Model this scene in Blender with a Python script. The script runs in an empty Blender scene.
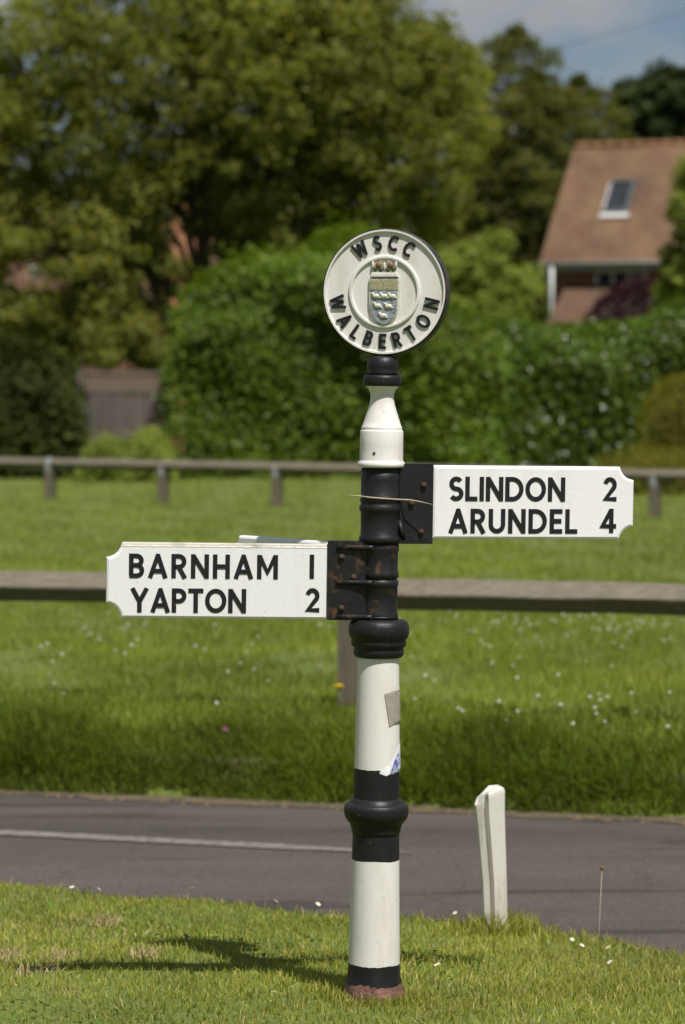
import bpy, bmesh, math, random
import numpy as np
from mathutils import Vector, Matrix

SC = bpy.context.scene
COL = SC.collection
R = math.radians
random.seed(7)
RNG = np.random.default_rng(11)

# ------------------------------------------------------------------ camera
F = 3000.0                      # focal length in pixels of the 685 x 1024 picture
EYE = 1.61
PITCH = math.atan(116.0 / F)
cam_d = bpy.data.cameras.new("camera")
cam = bpy.data.objects.new("camera", cam_d)
COL.objects.link(cam)
cam.location = (0, 0, EYE)
cam.rotation_euler = (R(90) - PITCH, 0, 0)
cam_d.sensor_fit = 'VERTICAL'
cam_d.sensor_height = 36.0
cam_d.lens = F / 1024.0 * 36.0
cam_d.clip_start = 0.1
cam_d.clip_end = 4000
cam_d.dof.use_dof = True
cam_d.dof.focus_distance = 8.0
cam_d.dof.aperture_fstop = 3.9
cam_d.dof.aperture_blades = 0
SC.camera = cam

# ------------------------------------------------------------------ world, sun, exposure
SUN_TO = Vector((0.37, -0.66, 1.33)).normalized()
sun_el = math.asin(SUN_TO.z)
sun_rot = math.atan2(SUN_TO.x, SUN_TO.y)
world = bpy.data.worlds.new("World")
SC.world = world
world.use_nodes = True
wn = world.node_tree.nodes
wl = world.node_tree.links
wn.clear()
w_out = wn.new('ShaderNodeOutputWorld')
w_bg = wn.new('ShaderNodeBackground')
w_bg.inputs['Strength'].default_value = 0.15
sky = wn.new('ShaderNodeTexSky')
sky.sky_type = 'NISHITA'
sky.sun_disc = False
sky.sun_elevation = sun_el
sky.sun_rotation = sun_rot
sky.air_density = 1.0
sky.dust_density = 0.6
sky.ozone_density = 2.0
w_tc = wn.new('ShaderNodeTexCoord')
w_map = wn.new('ShaderNodeMapping')
w_map.inputs['Scale'].default_value = (7, 7, 15)
w_map.inputs['Location'].default_value = (1.3, 0.4, 0.55)
w_noise = wn.new('ShaderNodeTexNoise')
w_noise.inputs['Scale'].default_value = 1.4
w_noise.inputs['Detail'].default_value = 7
w_noise.inputs['Roughness'].default_value = 0.52
w_ramp = wn.new('ShaderNodeValToRGB')
w_ramp.color_ramp.elements[0].position = 0.38
w_ramp.color_ramp.elements[1].position = 0.62
w_mix = wn.new('ShaderNodeMix')
w_mix.data_type = 'RGBA'
w_tint = wn.new('ShaderNodeMix')
w_tint.data_type = 'RGBA'
w_tint.blend_type = 'MULTIPLY'
w_tint.inputs[0].default_value = 1.0
w_tint.inputs[7].default_value = (0.22, 0.24, 0.265, 1)
wl.new(w_tc.outputs['Generated'], w_map.inputs['Vector'])
wl.new(w_map.outputs['Vector'], w_noise.inputs['Vector'])
wl.new(w_noise.outputs['Fac'], w_ramp.inputs['Fac'])
wl.new(sky.outputs['Color'], w_tint.inputs[6])
wl.new(w_ramp.outputs['Color'], w_mix.inputs[0])
wl.new(w_tint.outputs[2], w_mix.inputs[6])
w_mix.inputs[7].default_value = (1.75, 1.75, 1.75, 1)
wl.new(w_mix.outputs[2], w_bg.inputs['Color'])
wl.new(w_bg.outputs['Background'], w_out.inputs['Surface'])

sun_d = bpy.data.lights.new("sun", 'SUN')
sun_d.energy = 4.0
sun_d.angle = R(0.6)
sun_d.color = (1.0, 0.955, 0.90)
sun = bpy.data.objects.new("sun", sun_d)
COL.objects.link(sun)
sun.rotation_euler = (-SUN_TO).to_track_quat('-Z', 'Y').to_euler()
sun.location = SUN_TO * 60

SC.view_settings.view_transform = 'Standard'
SC.view_settings.look = 'None'
SC.view_settings.exposure = 0.56
SC.view_settings.gamma = 1.0
SC.view_settings.use_curve_mapping = False
SC.render.engine = 'CYCLES'
SC.cycles.max_bounces = 8
SC.cycles.transparent_max_bounces = 6
SC.cycles.use_denoising = True

# ------------------------------------------------------------------ helpers
_f = Vector((0, math.cos(PITCH), -math.sin(PITCH)))
_u = Vector((0, math.sin(PITCH), math.cos(PITCH)))


def at(px, py, Y):
    """world point seen at photo pixel (px, py) at distance Y along the view"""
    d = _f * F + Vector((px - 342.5, 0, 0)) + _u * (512 - py)
    return Vector((0, 0, EYE)) + d * (Y / d.y)


def tag(o, label=None, cat=None, group=None, kind=None):
    if label: o["label"] = label
    if cat: o["category"] = cat
    if group: o["group"] = group
    if kind: o["kind"] = kind
    return o


def empty(name, loc, rz=0.0):
    o = bpy.data.objects.new(name, None)
    o.empty_display_size = 0.1
    COL.objects.link(o)
    o.location = loc
    o.rotation_euler = (0, 0, rz)
    return o


def link(name, me, mats, parent=None, loc=(0, 0, 0), rz=0.0):
    if not isinstance(mats, (list, tuple)): mats = [mats]
    for m in mats: me.materials.append(m)
    o = bpy.data.objects.new(name, me)
    COL.objects.link(o)
    o.location = loc
    o.rotation_euler = (0, 0, rz)
    if parent: o.parent = parent
    return o


class MB:
    """a mesh in the making"""
    def __init__(s):
        s.v = []; s.f = []; s.m = []; s.sm = []

    def add(s, vs, fs, mi=0, smooth=False):
        n = len(s.v)
        s.v += [tuple(p) for p in vs]
        for f in fs:
            s.f.append(tuple(i + n for i in f)); s.m.append(mi); s.sm.append(smooth)

    def box(s, a, b, mi=0):
        x0, y0, z0 = a; x1, y1, z1 = b
        s.add([(x0,y0,z0),(x1,y0,z0),(x1,y1,z0),(x0,y1,z0),(x0,y0,z1),(x1,y0,z1),(x1,y1,z1),(x0,y1,z1)],
              [(0,3,2,1),(4,5,6,7),(0,1,5,4),(1,2,6,5),(2,3,7,6),(3,0,4,7)], mi)

    def lathe(s, prof, seg=48, mis=None, smooth=True, cx=0, cy=0, cap=True):
        n = len(s.v)
        k = len(prof)
        for (r, z) in prof:
            for i in range(seg):
                a = 2 * math.pi * i / seg
                s.v.append((cx + r * math.cos(a), cy + r * math.sin(a), z))
        for j in range(k - 1):
            mi = mis[j] if mis else 0
            for i in range(seg):
                i2 = (i + 1) % seg
                s.f.append((n + j*seg + i, n + j*seg + i2, n + (j+1)*seg + i2, n + (j+1)*seg + i))
                s.m.append(mi); s.sm.append(smooth)
        if cap:
            s.f.append(tuple(n + i for i in reversed(range(seg)))); s.m.append(mis[0] if mis else 0); s.sm.append(False)
            s.f.append(tuple(n + (k-1)*seg + i for i in range(seg))); s.m.append(mis[-1] if mis else 0); s.sm.append(False)

    def tube(s, pts, rad, seg=8, mi=0):
        pts = [Vector(p) for p in pts]
        n = len(s.v)
        for i, p in enumerate(pts):
            t = (pts[min(i+1, len(pts)-1)] - pts[max(i-1, 0)]).normalized()
            a = t.cross(Vector((0.31, 0.2, 0.93)))
            if a.length < 1e-3: a = t.cross(Vector((1, 0, 0)))
            a.normalize(); b = t.cross(a)
            r = rad[i] if isinstance(rad, (list, tuple)) else rad
            for j in range(seg):
                w = 2 * math.pi * j / seg
                s.v.append(tuple(p + a * (r * math.cos(w)) + b * (r * math.sin(w))))
        for i in range(len(pts) - 1):
            for j in range(seg):
                j2 = (j + 1) % seg
                s.f.append((n+i*seg+j, n+i*seg+j2, n+(i+1)*seg+j2, n+(i+1)*seg+j)); s.m.append(mi); s.sm.append(True)
        s.f.append(tuple(n + j for j in reversed(range(seg)))); s.m.append(mi); s.sm.append(False)
        e = n + (len(pts)-1)*seg
        s.f.append(tuple(e + j for j in range(seg))); s.m.append(mi); s.sm.append(False)

    def prism(s, poly, y0, y1, mi=0, mi_side=None, bevel=0.0):
        """outline in x,z (counter-clockwise seen from -y); front at y0 (< y1); front edge chamfered by bevel"""
        k = len(poly)
        if mi_side is None: mi_side = mi
        def inset(d):
            out = []
            for i in range(k):
                p0 = Vector(poly[i-1]); p = Vector(poly[i]); p1 = Vector(poly[(i+1) % k])
                e0 = (p - p0).normalized(); e1 = (p1 - p).normalized()
                n0 = Vector((-e0.y, e0.x)); n1 = Vector((-e1.y, e1.x))
                m = n0 + n1
                if m.length < 1e-4: m = n0
                m.normalize()
                out.append(p + m * (d / max(0.45, m.dot(n0))))
            return out
        rings = []
        if bevel > 0:
            rings.append((inset(bevel), y0)); rings.append((inset(bevel*0.3), y0 + bevel*0.35)); rings.append((poly, y0 + bevel))
            rings.append((poly, y1 - bevel*0.6)); rings.append((inset(bevel*0.6), y1))
        else:
            rings.append((poly, y0)); rings.append((poly, y1))
        n = len(s.v)
        for ring, y in rings:
            for p in ring: s.v.append((p[0], y, p[1]))
        s.f.append(tuple(n + i for i in range(k))); s.m.append(mi); s.sm.append(False)
        for j in range(len(rings) - 1):
            for i in range(k):
                i2 = (i + 1) % k
                s.f.append((n+j*k+i, n+(j+1)*k+i, n+(j+1)*k+i2, n+j*k+i2)); s.m.append(mi_side); s.sm.append(False)
        e = n + (len(rings)-1)*k
        s.f.append(tuple(e + i for i in reversed(range(k)))); s.m.append(mi); s.sm.append(False)

    def ball(s, c, r, mi=0, u=10, v=6, sc=(1, 1, 1)):
        n = len(s.v)
        c = Vector(c)
        s.v.append(tuple(c + Vector((0, 0, r*sc[2]))))
        for j in range(1, v):
            th = math.pi * j / v
            for i in range(u):
                ph = 2*math.pi*i/u
                s.v.append((c.x + r*sc[0]*math.sin(th)*math.cos(ph), c.y + r*sc[1]*math.sin(th)*math.sin(ph), c.z + r*sc[2]*math.cos(th)))
        s.v.append(tuple(c - Vector((0, 0, r*sc[2]))))
        last = len(s.v) - 1
        for i in range(u):
            i2 = (i+1) % u
            s.f.append((n, n+1+i, n+1+i2)); s.m.append(mi); s.sm.append(True)
            for j in range(v-2):
                s.f.append((n+1+j*u+i, n+1+(j+1)*u+i, n+1+(j+1)*u+i2, n+1+j*u+i2)); s.m.append(mi); s.sm.append(True)
            s.f.append((last, n+1+(v-2)*u+i2, n+1+(v-2)*u+i)); s.m.append(mi); s.sm.append(True)

    def mesh(s, name):
        me = bpy.data.meshes.new(name)
        me.from_pydata(s.v, [], s.f)
        me.polygons.foreach_set('material_index', s.m)
        me.polygons.foreach_set('use_smooth', s.sm)
        me.update()
        return me

    def build(s, name, mats, parent=None, loc=(0, 0, 0), rz=0.0):
        return link(name, s.mesh(name), mats, parent, loc, rz)


def np_mesh(name, verts, faces, tint=None, midx=None):
    """verts (N,3); faces: list of int arrays (M,k)"""
    me = bpy.data.meshes.new(name)
    verts = np.asarray(verts, dtype=np.float32)
    me.vertices.add(len(verts))
    me.vertices.foreach_set('co', verts.ravel())
    loops = np.concatenate([f.ravel() for f in faces]).astype(np.int32)
    totals = np.concatenate([np.full(len(f), f.shape[1], dtype=np.int32) for f in faces])
    starts = np.concatenate([[0], np.cumsum(totals)[:-1]]).astype(np.int32)
    me.loops.add(len(loops))
    me.loops.foreach_set('vertex_index', loops)
    me.polygons.add(len(totals))
    me.polygons.foreach_set('loop_start', starts)
    if midx is not None: me.polygons.foreach_set('material_index', np.asarray(midx, dtype=np.int32))
    me.update(calc_edges=True)
    if tint is not None:
        at_ = me.attributes.new('tint', 'FLOAT', 'POINT')
        at_.data.foreach_set('value', np.asarray(tint, dtype=np.float32))
    return me


# ------------------------------------------------------------------ materials
def new_mat(name):
    m = bpy.data.materials.new(name)
    m.use_nodes = True
    nt = m.node_tree
    b = nt.nodes['Principled BSDF']
    return m, nt, b


def N(nt, typ, **kw):
    n = nt.nodes.new(typ)
    for k, v in kw.items(): setattr(n, k, v)
    return n


def noise(nt, scale, detail=4, rough=0.55, vec=None, coord='Object', dist=0.0):
    tc = N(nt, 'ShaderNodeTexCoord')
    n = N(nt, 'ShaderNodeTexNoise')
    n.inputs['Scale'].default_value = scale
    n.inputs['Detail'].default_value = detail
    n.inputs['Roughness'].default_value = rough
    n.inputs['Distortion'].default_value = dist
    if vec is not None:
        mp = N(nt, 'ShaderNodeMapping')
        mp.inputs['Scale'].default_value = vec
        nt.links.new(tc.outputs[coord], mp.inputs['Vector'])
        nt.links.new(mp.outputs['Vector'], n.inputs['Vector'])
    else:
        nt.links.new(tc.outputs[coord], n.inputs['Vector'])
    return n.outputs['Fac']


def ramp(nt, fac, stops):
    r = N(nt, 'ShaderNodeValToRGB')
    e = r.color_ramp.elements
    while len(e) < len(stops): e.new(0.5)
    for i, (p, c) in enumerate(stops):
        e[i].position = p
        e[i].color = (c, c, c, 1) if isinstance(c, (int, float)) else (*c, 1)
    nt.links.new(fac, r.inputs['Fac'])
    return r.outputs['Color']


def mix(nt, fac, a, b, blend='MIX'):
    m = N(nt, 'ShaderNodeMix', data_type='RGBA', blend_type=blend)
    if isinstance(fac, (int, float)): m.inputs[0].default_value = fac
    else: nt.links.new(fac, m.inputs[0])
    for i, c in ((6, a), (7, b)):
        if isinstance(c, (tuple, list)): m.inputs[i].default_value = (*c, 1)
        else: nt.links.new(c, m.inputs[i])
    return m.outputs[2]


def bump(nt, b, h, strength=0.3, dist=0.01):
    bn = N(nt, 'ShaderNodeBump')
    bn.inputs['Strength'].default_value = strength
    bn.inputs['Distance'].default_value = dist
    nt.links.new(h, bn.inputs['Height'])
    nt.links.new(bn.outputs['Normal'], b.inputs['Normal'])


def white_paint(name, base=(0.70, 0.675, 0.645), dirt=(0.42, 0.38, 0.28), amount=0.5, rough=0.42):
    m, nt, b = new_mat(name)
    streak = ramp(nt, noise(nt, 9, 6, 0.65, (2.2, 2.2, 0.45)), [(0.50, 0.0), (0.80, amount)])
    speck = ramp(nt, noise(nt, 70, 3, 0.6), [(0.66, 0.0), (0.74, amount)])
    c = mix(nt, streak, base, dirt)
    c = mix(nt, speck, c, (0.30, 0.20, 0.12))
    nt.links.new(c, b.inputs['Base Color'])
    b.inputs['Roughness'].default_value = rough
    bump(nt, b, noise(nt, 120, 3), 0.12, 0.004)
    return m


def black_paint(name, rust=0.35, base=(0.011, 0.011, 0.012)):
    m, nt, b = new_mat(name)
    worn = ramp(nt, noise(nt, 26, 5, 0.7), [(0.50, 0.0), (0.85, 0.4)])
    c = mix(nt, worn, base, (0.035, 0.034, 0.033))
    rs = ramp(nt, noise(nt, 21, 8, 0.72, dist=0.4), [(0.66 - 0.12 * rust, 0.0), (0.74 - 0.1 * rust, min(1.0, 0.45 + rust))])
    c = mix(nt, rs, c, (0.085, 0.045, 0.022))
    li = ramp(nt, noise(nt, 48, 4, 0.6), [(0.70, 0.0), (0.73, 0.75)])
    c = mix(nt, li, c, (0.19, 0.125, 0.05))
    nt.links.new(c, b.inputs['Base Color'])
    b.inputs['Roughness'].default_value = 0.46
    b.inputs['Specular IOR Level'].default_value = 0.32
    bump(nt, b, noise(nt, 90, 4), 0.25, 0.004)
    return m


def plain(name, col, rough=0.6, metal=0.0, var=0.15, scale=30, vec=None, bmp=0.15):
    m, nt, b = new_mat(name)
    d = tuple(x * (1 - var) for x in col); l = tuple(min(1, x * (1 + var)) for x in col)
    c = ramp(nt, noise(nt, scale, 5, 0.6, vec), [(0.3, d), (0.7, l)])
    nt.links.new(c, b.inputs['Base Color'])
    b.inputs['Roughness'].default_value = rough
    b.inputs['Metallic'].default_value = metal
    if bmp: bump(nt, b, noise(nt, scale * 2, 4, 0.6, vec), bmp, 0.01)
    return m


def leafy(name, dark, mid, light, rough=0.5, spec=0.5, trans=0.35, big=0.6, tcol=None):
    """leaf material: tint attribute per leaf, plus a slow drift in hue over the plant"""
    m, nt, b = new_mat(name)
    a = N(nt, 'ShaderNodeAttribute', attribute_name='tint')
    c = ramp(nt, a.outputs['Fac'], [(0.0, dark), (0.5, mid), (1.0, light)])
    drift = ramp(nt, noise(nt, big, 3), [(0.35, 0.78), (0.65, 1.18)])
    c = mix(nt, 1.0, c, drift, 'MULTIPLY')
    nt.links.new(c, b.inputs['Base Color'])
    b.inputs['Roughness'].default_value = rough
    b.inputs['Specular IOR Level'].default_value = spec
    if trans > 0:
        t = N(nt, 'ShaderNodeBsdfTranslucent')
        tc = mix(nt, 1.0, c, tcol or (1.25, 1.2, 0.45), 'MULTIPLY')
        nt.links.new(tc, t.inputs['Color'])
        ms = N(nt, 'ShaderNodeMixShader')
        ms.inputs[0].default_value = trans
        out = nt.nodes['Material Output']
        nt.links.new(b.outputs['BSDF'], ms.inputs[1])
        nt.links.new(t.outputs['BSDF'], ms.inputs[2])
        nt.links.new(ms.outputs['Shader'], out.inputs['Surface'])
    return m


def weathered_wood(name, col, vec=(3, 3, 30)):
    m, nt, b = new_mat(name)
    g = noise(nt, 4, 8, 0.7, vec)
    c = ramp(nt, g, [(0.28, tuple(x*0.5 for x in col)), (0.55, col), (0.8, tuple(x*1.45 for x in col))])
    bl = ramp(nt, noise(nt, 5, 4), [(0.5, 0.0), (0.72, 0.5)])
    c = mix(nt, bl, c, (col[0]*0.6, col[1]*0.66, col[2]*0.5))
    nt.links.new(c, b.inputs['Base Color'])
    b.inputs['Roughness'].default_value = 0.85
    bump(nt, b, g, 0.5, 0.01)
    return m


M_white = white_paint('white_gloss_paint')
M_white_plate = white_paint('white_plate_paint', (0.77, 0.76, 0.77), (0.50, 0.47, 0.40), 0.35, 0.38)
M_white_top = white_paint('weathered_white_edge', (0.50, 0.47, 0.41), (0.10, 0.08, 0.06), 1.0, 0.7)
M_black = black_paint('black_gloss_paint', 0.10)
M_black_rust = black_paint('rusty_black_paint', 1.0)
M_letter = black_paint('letter_black', 0.0, (0.012, 0.012, 0.013))
M_rust = plain('rusted_iron', (0.060, 0.028, 0.018), 0.85, 0, 0.5, 45, None, 0.5)
M_redpaint = plain('flaking_red_oxide', (0.155, 0.078, 0.056), 0.8, 0, 0.55, 35, None, 0.6)
M_sticker = plain('grey_tape', (0.30, 0.275, 0.23), 0.55, 0, 0.12, 60)
M_blue, nt, b = new_mat('torn_printed_paper')
nt.links.new(ramp(nt, noise(nt, 55, 5, 0.7, (1, 1, 0.5), 'Object', 0.8), [(0.46, (0.07, 0.11, 0.40)), (0.54, (0.70, 0.70, 0.72))]), b.inputs['Base Color'])
b.inputs['Roughness'].default_value = 0.65
M_paper = plain('torn_white_paper', (0.78, 0.78, 0.80), 0.7, 0, 0.12, 90)
M_gold = plain('old_gold_paint', (0.31, 0.29, 0.18), 0.45, 0, 0.35, 160)
M_shieldblue = plain('pale_blue_paint', (0.24, 0.265, 0.295), 0.45, 0, 0.7, 120)
M_bird = plain('cream_raised_paint', (0.56, 0.55, 0.46), 0.45, 0, 0.35, 180)
M_redjewel = plain('orange_red_paint', (0.20, 0.085, 0.05), 0.45, 0, 0.2, 100)
M_greenjewel = plain('dark_green_paint', (0.03, 0.07, 0.03), 0.45, 0, 0.2, 100)
M_straw = plain('dry_straw', (0.36, 0.31, 0.22), 0.7, 0, 0.2, 60)
M_rail = weathered_wood('weathered_rail_wood', (0.168, 0.146, 0.106), (1.2, 14, 14))
M_railpost = weathered_wood('weathered_post_wood', (0.135, 0.115, 0.077), (14, 14, 1.2))
M_board = weathered_wood('grey_fence_boards', (0.105, 0.090, 0.080), (2.6, 0.1, 0.12))
M_galv = plain('galvanised_strap', (0.42, 0.45, 0.48), 0.45, 0.5, 0.2, 30)
M_bark = plain('bark', (0.10, 0.08, 0.06), 0.9, 0, 0.5, 12, (1, 1, 0.25), 0.7)
M_plastic = white_paint('white_marker_plastic', (0.66, 0.635, 0.575), (0.30, 0.29, 0.18), 0.85, 0.5)
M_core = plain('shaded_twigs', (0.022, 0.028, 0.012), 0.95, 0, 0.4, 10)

# ------------------------------------------------------------------ ground, road
def y_near(x):                  # edge between the near verge and the road
    x = np.clip(x, -8, 3.3)
    return 10.02 - 0.38 * x - 0.34 * np.maximum(x, 0) ** 2


def y_far(x):                   # far edge of the road, foot of the bank
    x = np.clip(x, -8, 8)
    return 14.3 - 0.31 * x


Z_ROAD = -0.35


def lerp(a, b, t): return a + (b - a) * t


def z_ground(x, y):
    """height of the grass surface"""
    x = np.asarray(x, dtype=float); y = np.asarray(y, dtype=float)
    yn = y_near(x); yf = y_far(x)
    zv = np.interp(np.clip((y - (yn - 2.2)) / 2.2, 0, 1), [0, 1], [0, -0.12])
    zf = np.interp(y - yf, [-0.05, 0.08, 0.32, 0.9], [-0.36, -0.2, -0.05, 0.0])
    z = np.where(y <= yn, zv, np.where(y >= yf - 0.05, zf, -0.39))
    und = 0.012 * np.sin(x * 3.1 + y * 1.7) + 0.008 * np.sin(x * 7.3 - y * 5.1)
    return z + np.where((y > yn) & (y < yf), 0, und)


xs = np.concatenate([[-1800, -700, -300, -140, -70, -35, -18, -11], np.linspace(-8, 8, 161), [11, 18, 35, 70, 140, 300, 700, 1800]])
rows = []
yn = y_near(xs); yf = y_far(xs)
for t in (0, 0.5, 0.8): rows.append((lerp(-60, yn - 3.5, t), None))
for d in np.linspace(3.5, 0.0, 26): rows.append((yn - d, None))
rows.append((yn + 0.1, -0.39)); rows.append((yf - 0.12, -0.39))
for d in (-0.05, 0.02, 0.08, 0.15, 0.22, 0.32, 0.45, 0.6, 0.9): rows.append((yf + d, None))
for y in (19, 20, 22, 25, 30, 36, 45, 60, 90, 140, 300, 700, 1900): rows.append((np.full_like(xs, y), None))
V = []; nx = len(xs)
for y, z in rows:
    zz = z_ground(xs, y) if z is None else np.full_like(xs, z)
    V.append(np.stack([xs, y, zz], 1))
V = np.concatenate(V)
ii, jj = np.meshgrid(np.arange(len(rows) - 1), np.arange(nx - 1), indexing='ij')
a = (ii * nx + jj).ravel()
gq = np.stack([a, a + 1, a + 1 + nx, a + nx], 1)
m_ground, nt, b = new_mat('turf_soil')
g = ramp(nt, noise(nt, 1.3, 6, 0.65), [(0.25, (0.085, 0.115, 0.018)), (0.52, (0.115, 0.155, 0.022)), (0.74, (0.15, 0.155, 0.04))])
fine = ramp(nt, noise(nt, 45, 5, 0.7), [(0.3, 0.55), (0.7, 1.25)])
g = mix(nt, 1.0, g, fine, 'MULTIPLY')
soil = ramp(nt, noise(nt, 3.0, 6, 0.6), [(0.62, 0.0), (0.72, 0.7)])
g = mix(nt, soil, g, (0.13, 0.10, 0.05))
nt.links.new(g, b.inputs['Base Color'])
b.inputs['Roughness'].default_value = 0.95
bump(nt, b, noise(nt, 60, 4), 0.6, 0.02)
tag(link('ground', np_mesh('ground', V, [gq]), m_ground), kind='structure')

# road sheet
V = []
fr = np.linspace(0, 1, 14)
for t in fr:
    y = lerp(yn - 0.02, yf + 0.06, t)
    V.append(np.stack([xs, y, np.full_like(xs, Z_ROAD) + 0.012 * np.sin(math.pi * t)], 1))
V = np.concatenate(V)
ii, jj = np.meshgrid(np.arange(len(fr) - 1), np.arange(nx - 1), indexing='ij')
a = (ii * nx + jj).ravel()
m_road, nt, b = new_mat('asphalt')
c = ramp(nt, noise(nt, 0.8, 5, 0.6, (0.35, 2.2, 1)), [(0.3, (0.057, 0.050, 0.045)), (0.7, (0.090, 0.078, 0.069))])
chips = ramp(nt, noise(nt, 75, 5, 0.8), [(0.3, 0.5), (0.72, 1.6)])
c = mix(nt, 1.0, c, chips, 'MULTIPLY')
patch = ramp(nt, noise(nt, 1.6, 3, 0.5, (0.5, 3.0, 1)), [(0.60, 0.0), (0.66, 0.55)])
c = mix(nt, patch, c, (0.034, 0.030, 0.028))
vt = N(nt, 'ShaderNodeTexCoord'); vv = N(nt, 'ShaderNodeTexVoronoi'); vv.feature = 'DISTANCE_TO_EDGE'; vv.inputs['Scale'].default_value = 0.9
vn = N(nt, 'ShaderNodeTexNoise'); vn.inputs['Scale'].default_value = 2.2; vn.inputs['Detail'].default_value = 6
vm = N(nt, 'ShaderNodeMix', data_type='VECTOR'); vm.inputs[0].default_value = 0.35
nt.links.new(vt.outputs['Object'], vn.inputs['Vector']); nt.links.new(vt.outputs['Object'], vm.inputs[4]); nt.links.new(vn.outputs['Color'], vm.inputs[5])
nt.links.new(vm.outputs[1], vv.inputs['Vector'])
c = mix(nt, ramp(nt, vv.outputs['Distance'], [(0.002, 0.22), (0.008, 0.0)]), c, (0.022, 0.020, 0.018))
nt.links.new(c, b.inputs['Base Color'])
b.inputs['Roughness'].default_value = 0.95
b.inputs['Specular IOR Level'].default_value = 0.15
bump(nt, b, noise(nt, 160, 3), 0.5, 0.006)
tag(link('road', np_mesh('road', V, [np.stack([a, a + 1, a + 1 + nx, a + nx], 1)]), m_road), kind='structure')

# painted line, worn: a run on the left, a short remnant after a gap
def y_line(x): return 12.80 - 0.335 * np.clip(x, -8, 8)
m_line, nt, b = new_mat('worn_road_paint')
wear = ramp(nt, noise(nt, 22, 6, 0.75), [(0.40, 0.0), (0.62, 1.0)])
c = mix(nt, wear, (0.215, 0.192, 0.168), (0.09, 0.08, 0.072))
nt.links.new(c, b.inputs['Base Color'])
b.inputs['Roughness'].default_value = 0.8
lm = MB()
for x0, x1, w0, w1 in ((-8, -0.25, 0.16, 0.14), (-0.25, 0.05, 0.13, 0.07), (0.10, 0.30, 0.035, 0.02), (2.6, 6.5, 0.12, 0.12)):
    n = max(2, int((x1 - x0) / 0.1))
    xx = np.linspace(x0, x1, n)
    vs = []; fs = []
    for i, x in enumerate(xx):
        w = lerp(w0, w1, i / (n - 1)) + RNG.uniform(-0.008, 0.008)
        yc = float(y_line(x))
        zz = Z_ROAD + 0.017
        vs += [(x, yc - w / 2, zz), (x, yc + w / 2, zz)]
        if i: fs.append((2*i-2, 2*i, 2*i+1, 2*i-1))
    lm.add(vs, fs)
tag(lm.build('road_marking', m_line), kind='structure')

# crumbs of dry soil and grit along the foot of the bank
gv = []; gf = []
n = 2600
gx = RNG.uniform(-4, 4, n); off = RNG.normal(-0.03, 0.07, n)
gy = y_far(gx) + off
sz = RNG.uniform(0.006, 0.022, n)
for i in range(n):
    k = len(gv)
    s_ = sz[i]
    z0 = Z_ROAD + 0.004 + max(0, off[i]) * 0.9
    an = RNG.uniform(0, 6.28, 1)[0]
    for t in range(4):
        gv.append((gx[i] + s_ * math.cos(an + t * 1.57), gy[i] + s_ * math.sin(an + t * 1.57), z0))
    gv.append((gx[i], gy[i], z0 + s_ * 0.8))
    for t in range(4): gf.append((k + t, k + (t + 1) % 4, k + 4))
m_grit = plain('dry_soil_crumbs', (0.11, 0.085, 0.05), 0.95, 0, 0.4, 25)
gme = bpy.data.meshes.new('gravel'); gme.from_pydata(gv, [], gf); gme.update()
tag(link('gravel', gme, m_grit), 'dry brown soil crumbs along the far edge of the road', 'gravel', kind='stuff')
ev = []
nn = 161; xx = np.linspace(-8, 8, nn)
lo = y_far(xx) - 0.10 - RNG.uniform(0, 0.10, nn); hi = y_far(xx) + 0.10
ev = np.concatenate([np.stack([xx, lo, np.full(nn, Z_ROAD + 0.006)], 1), np.stack([xx, y_far(xx) - 0.01, np.full(nn, -0.332)], 1), np.stack([xx, hi, np.full(nn, -0.165)], 1), np.stack([xx, hi + 0.11, np.full(nn, -0.14)], 1)])
a = np.concatenate([np.arange(nn - 1), nn + np.arange(nn - 1), 2 * nn + np.arange(nn - 1)])
tag(link('bare_soil', np_mesh('bare_soil', ev, [np.stack([a, a + 1, a + 1 + nn, a + nn], 1)]),
         plain('bare_earth', (0.085, 0.066, 0.036), 0.95, 0, 0.45, 9)), kind='structure')


# ------------------------------------------------------------------ grass
def blades(name, x, y, h, w, mat, label, lean=0.5, seg2=True, zoff=0.0, tint=None):
    n = len(x)
    z = z_ground(x, y) + zoff
    ang = RNG.uniform(0, 2 * np.pi, n)
    dx, dy = np.cos(ang), np.sin(ang)
    la = RNG.uniform(0, 2 * np.pi, n); ll = h * np.abs(RNG.normal(0, lean, n)).clip(0, 1.1)
    lx, ly = np.cos(la) * ll, np.sin(la) * ll
    base = np.stack([x, y, z - 0.004], 1)
    side = np.stack([dx * w / 2, dy * w / 2, np.zeros(n)], 1)
    tip = base + np.stack([lx, ly, h * np.sqrt(np.clip(1 - (ll / h) ** 2 * 0.6, 0.15, 1))], 1)
    if tint is None: tint = RNG.uniform(0, 1, n)
    if seg2:
        mid = base + np.stack([lx * 0.32, ly * 0.32, (tip - base)[:, 2] * 0.58], 1)
        vs = np.stack([base - side, base + side, mid + side * 0.75, mid - side * 0.75, tip], 1).reshape(-1, 3)
        k = np.arange(n) * 5
        fs = [np.stack([k, k + 1, k + 2, k + 3], 1), np.stack([k + 3, k + 2, k + 4], 1)]
        tt = np.repeat(tint, 5)
    else:
        vs = np.stack([base - side, base + side, tip], 1).reshape(-1, 3)
        k = np.arange(n) * 3
        fs = [np.stack([k, k + 1, k + 2], 1)]
        tt = np.repeat(tint, 3)
    return tag(link(name, np_mesh(name, vs, fs, tt), mat), label, 'grass', kind='stuff')


def patchy(x, y, s=1.0):
    return (np.sin(x * 2.3 * s + 1.1 * np.sin(y * 1.9 * s)) + np.sin(y * 2.9 * s + 1.7 * np.sin(x * 1.3 * s + 2)) + np.sin((x + y) * 5.1 * s) * 0.6) / 2.6


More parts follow.
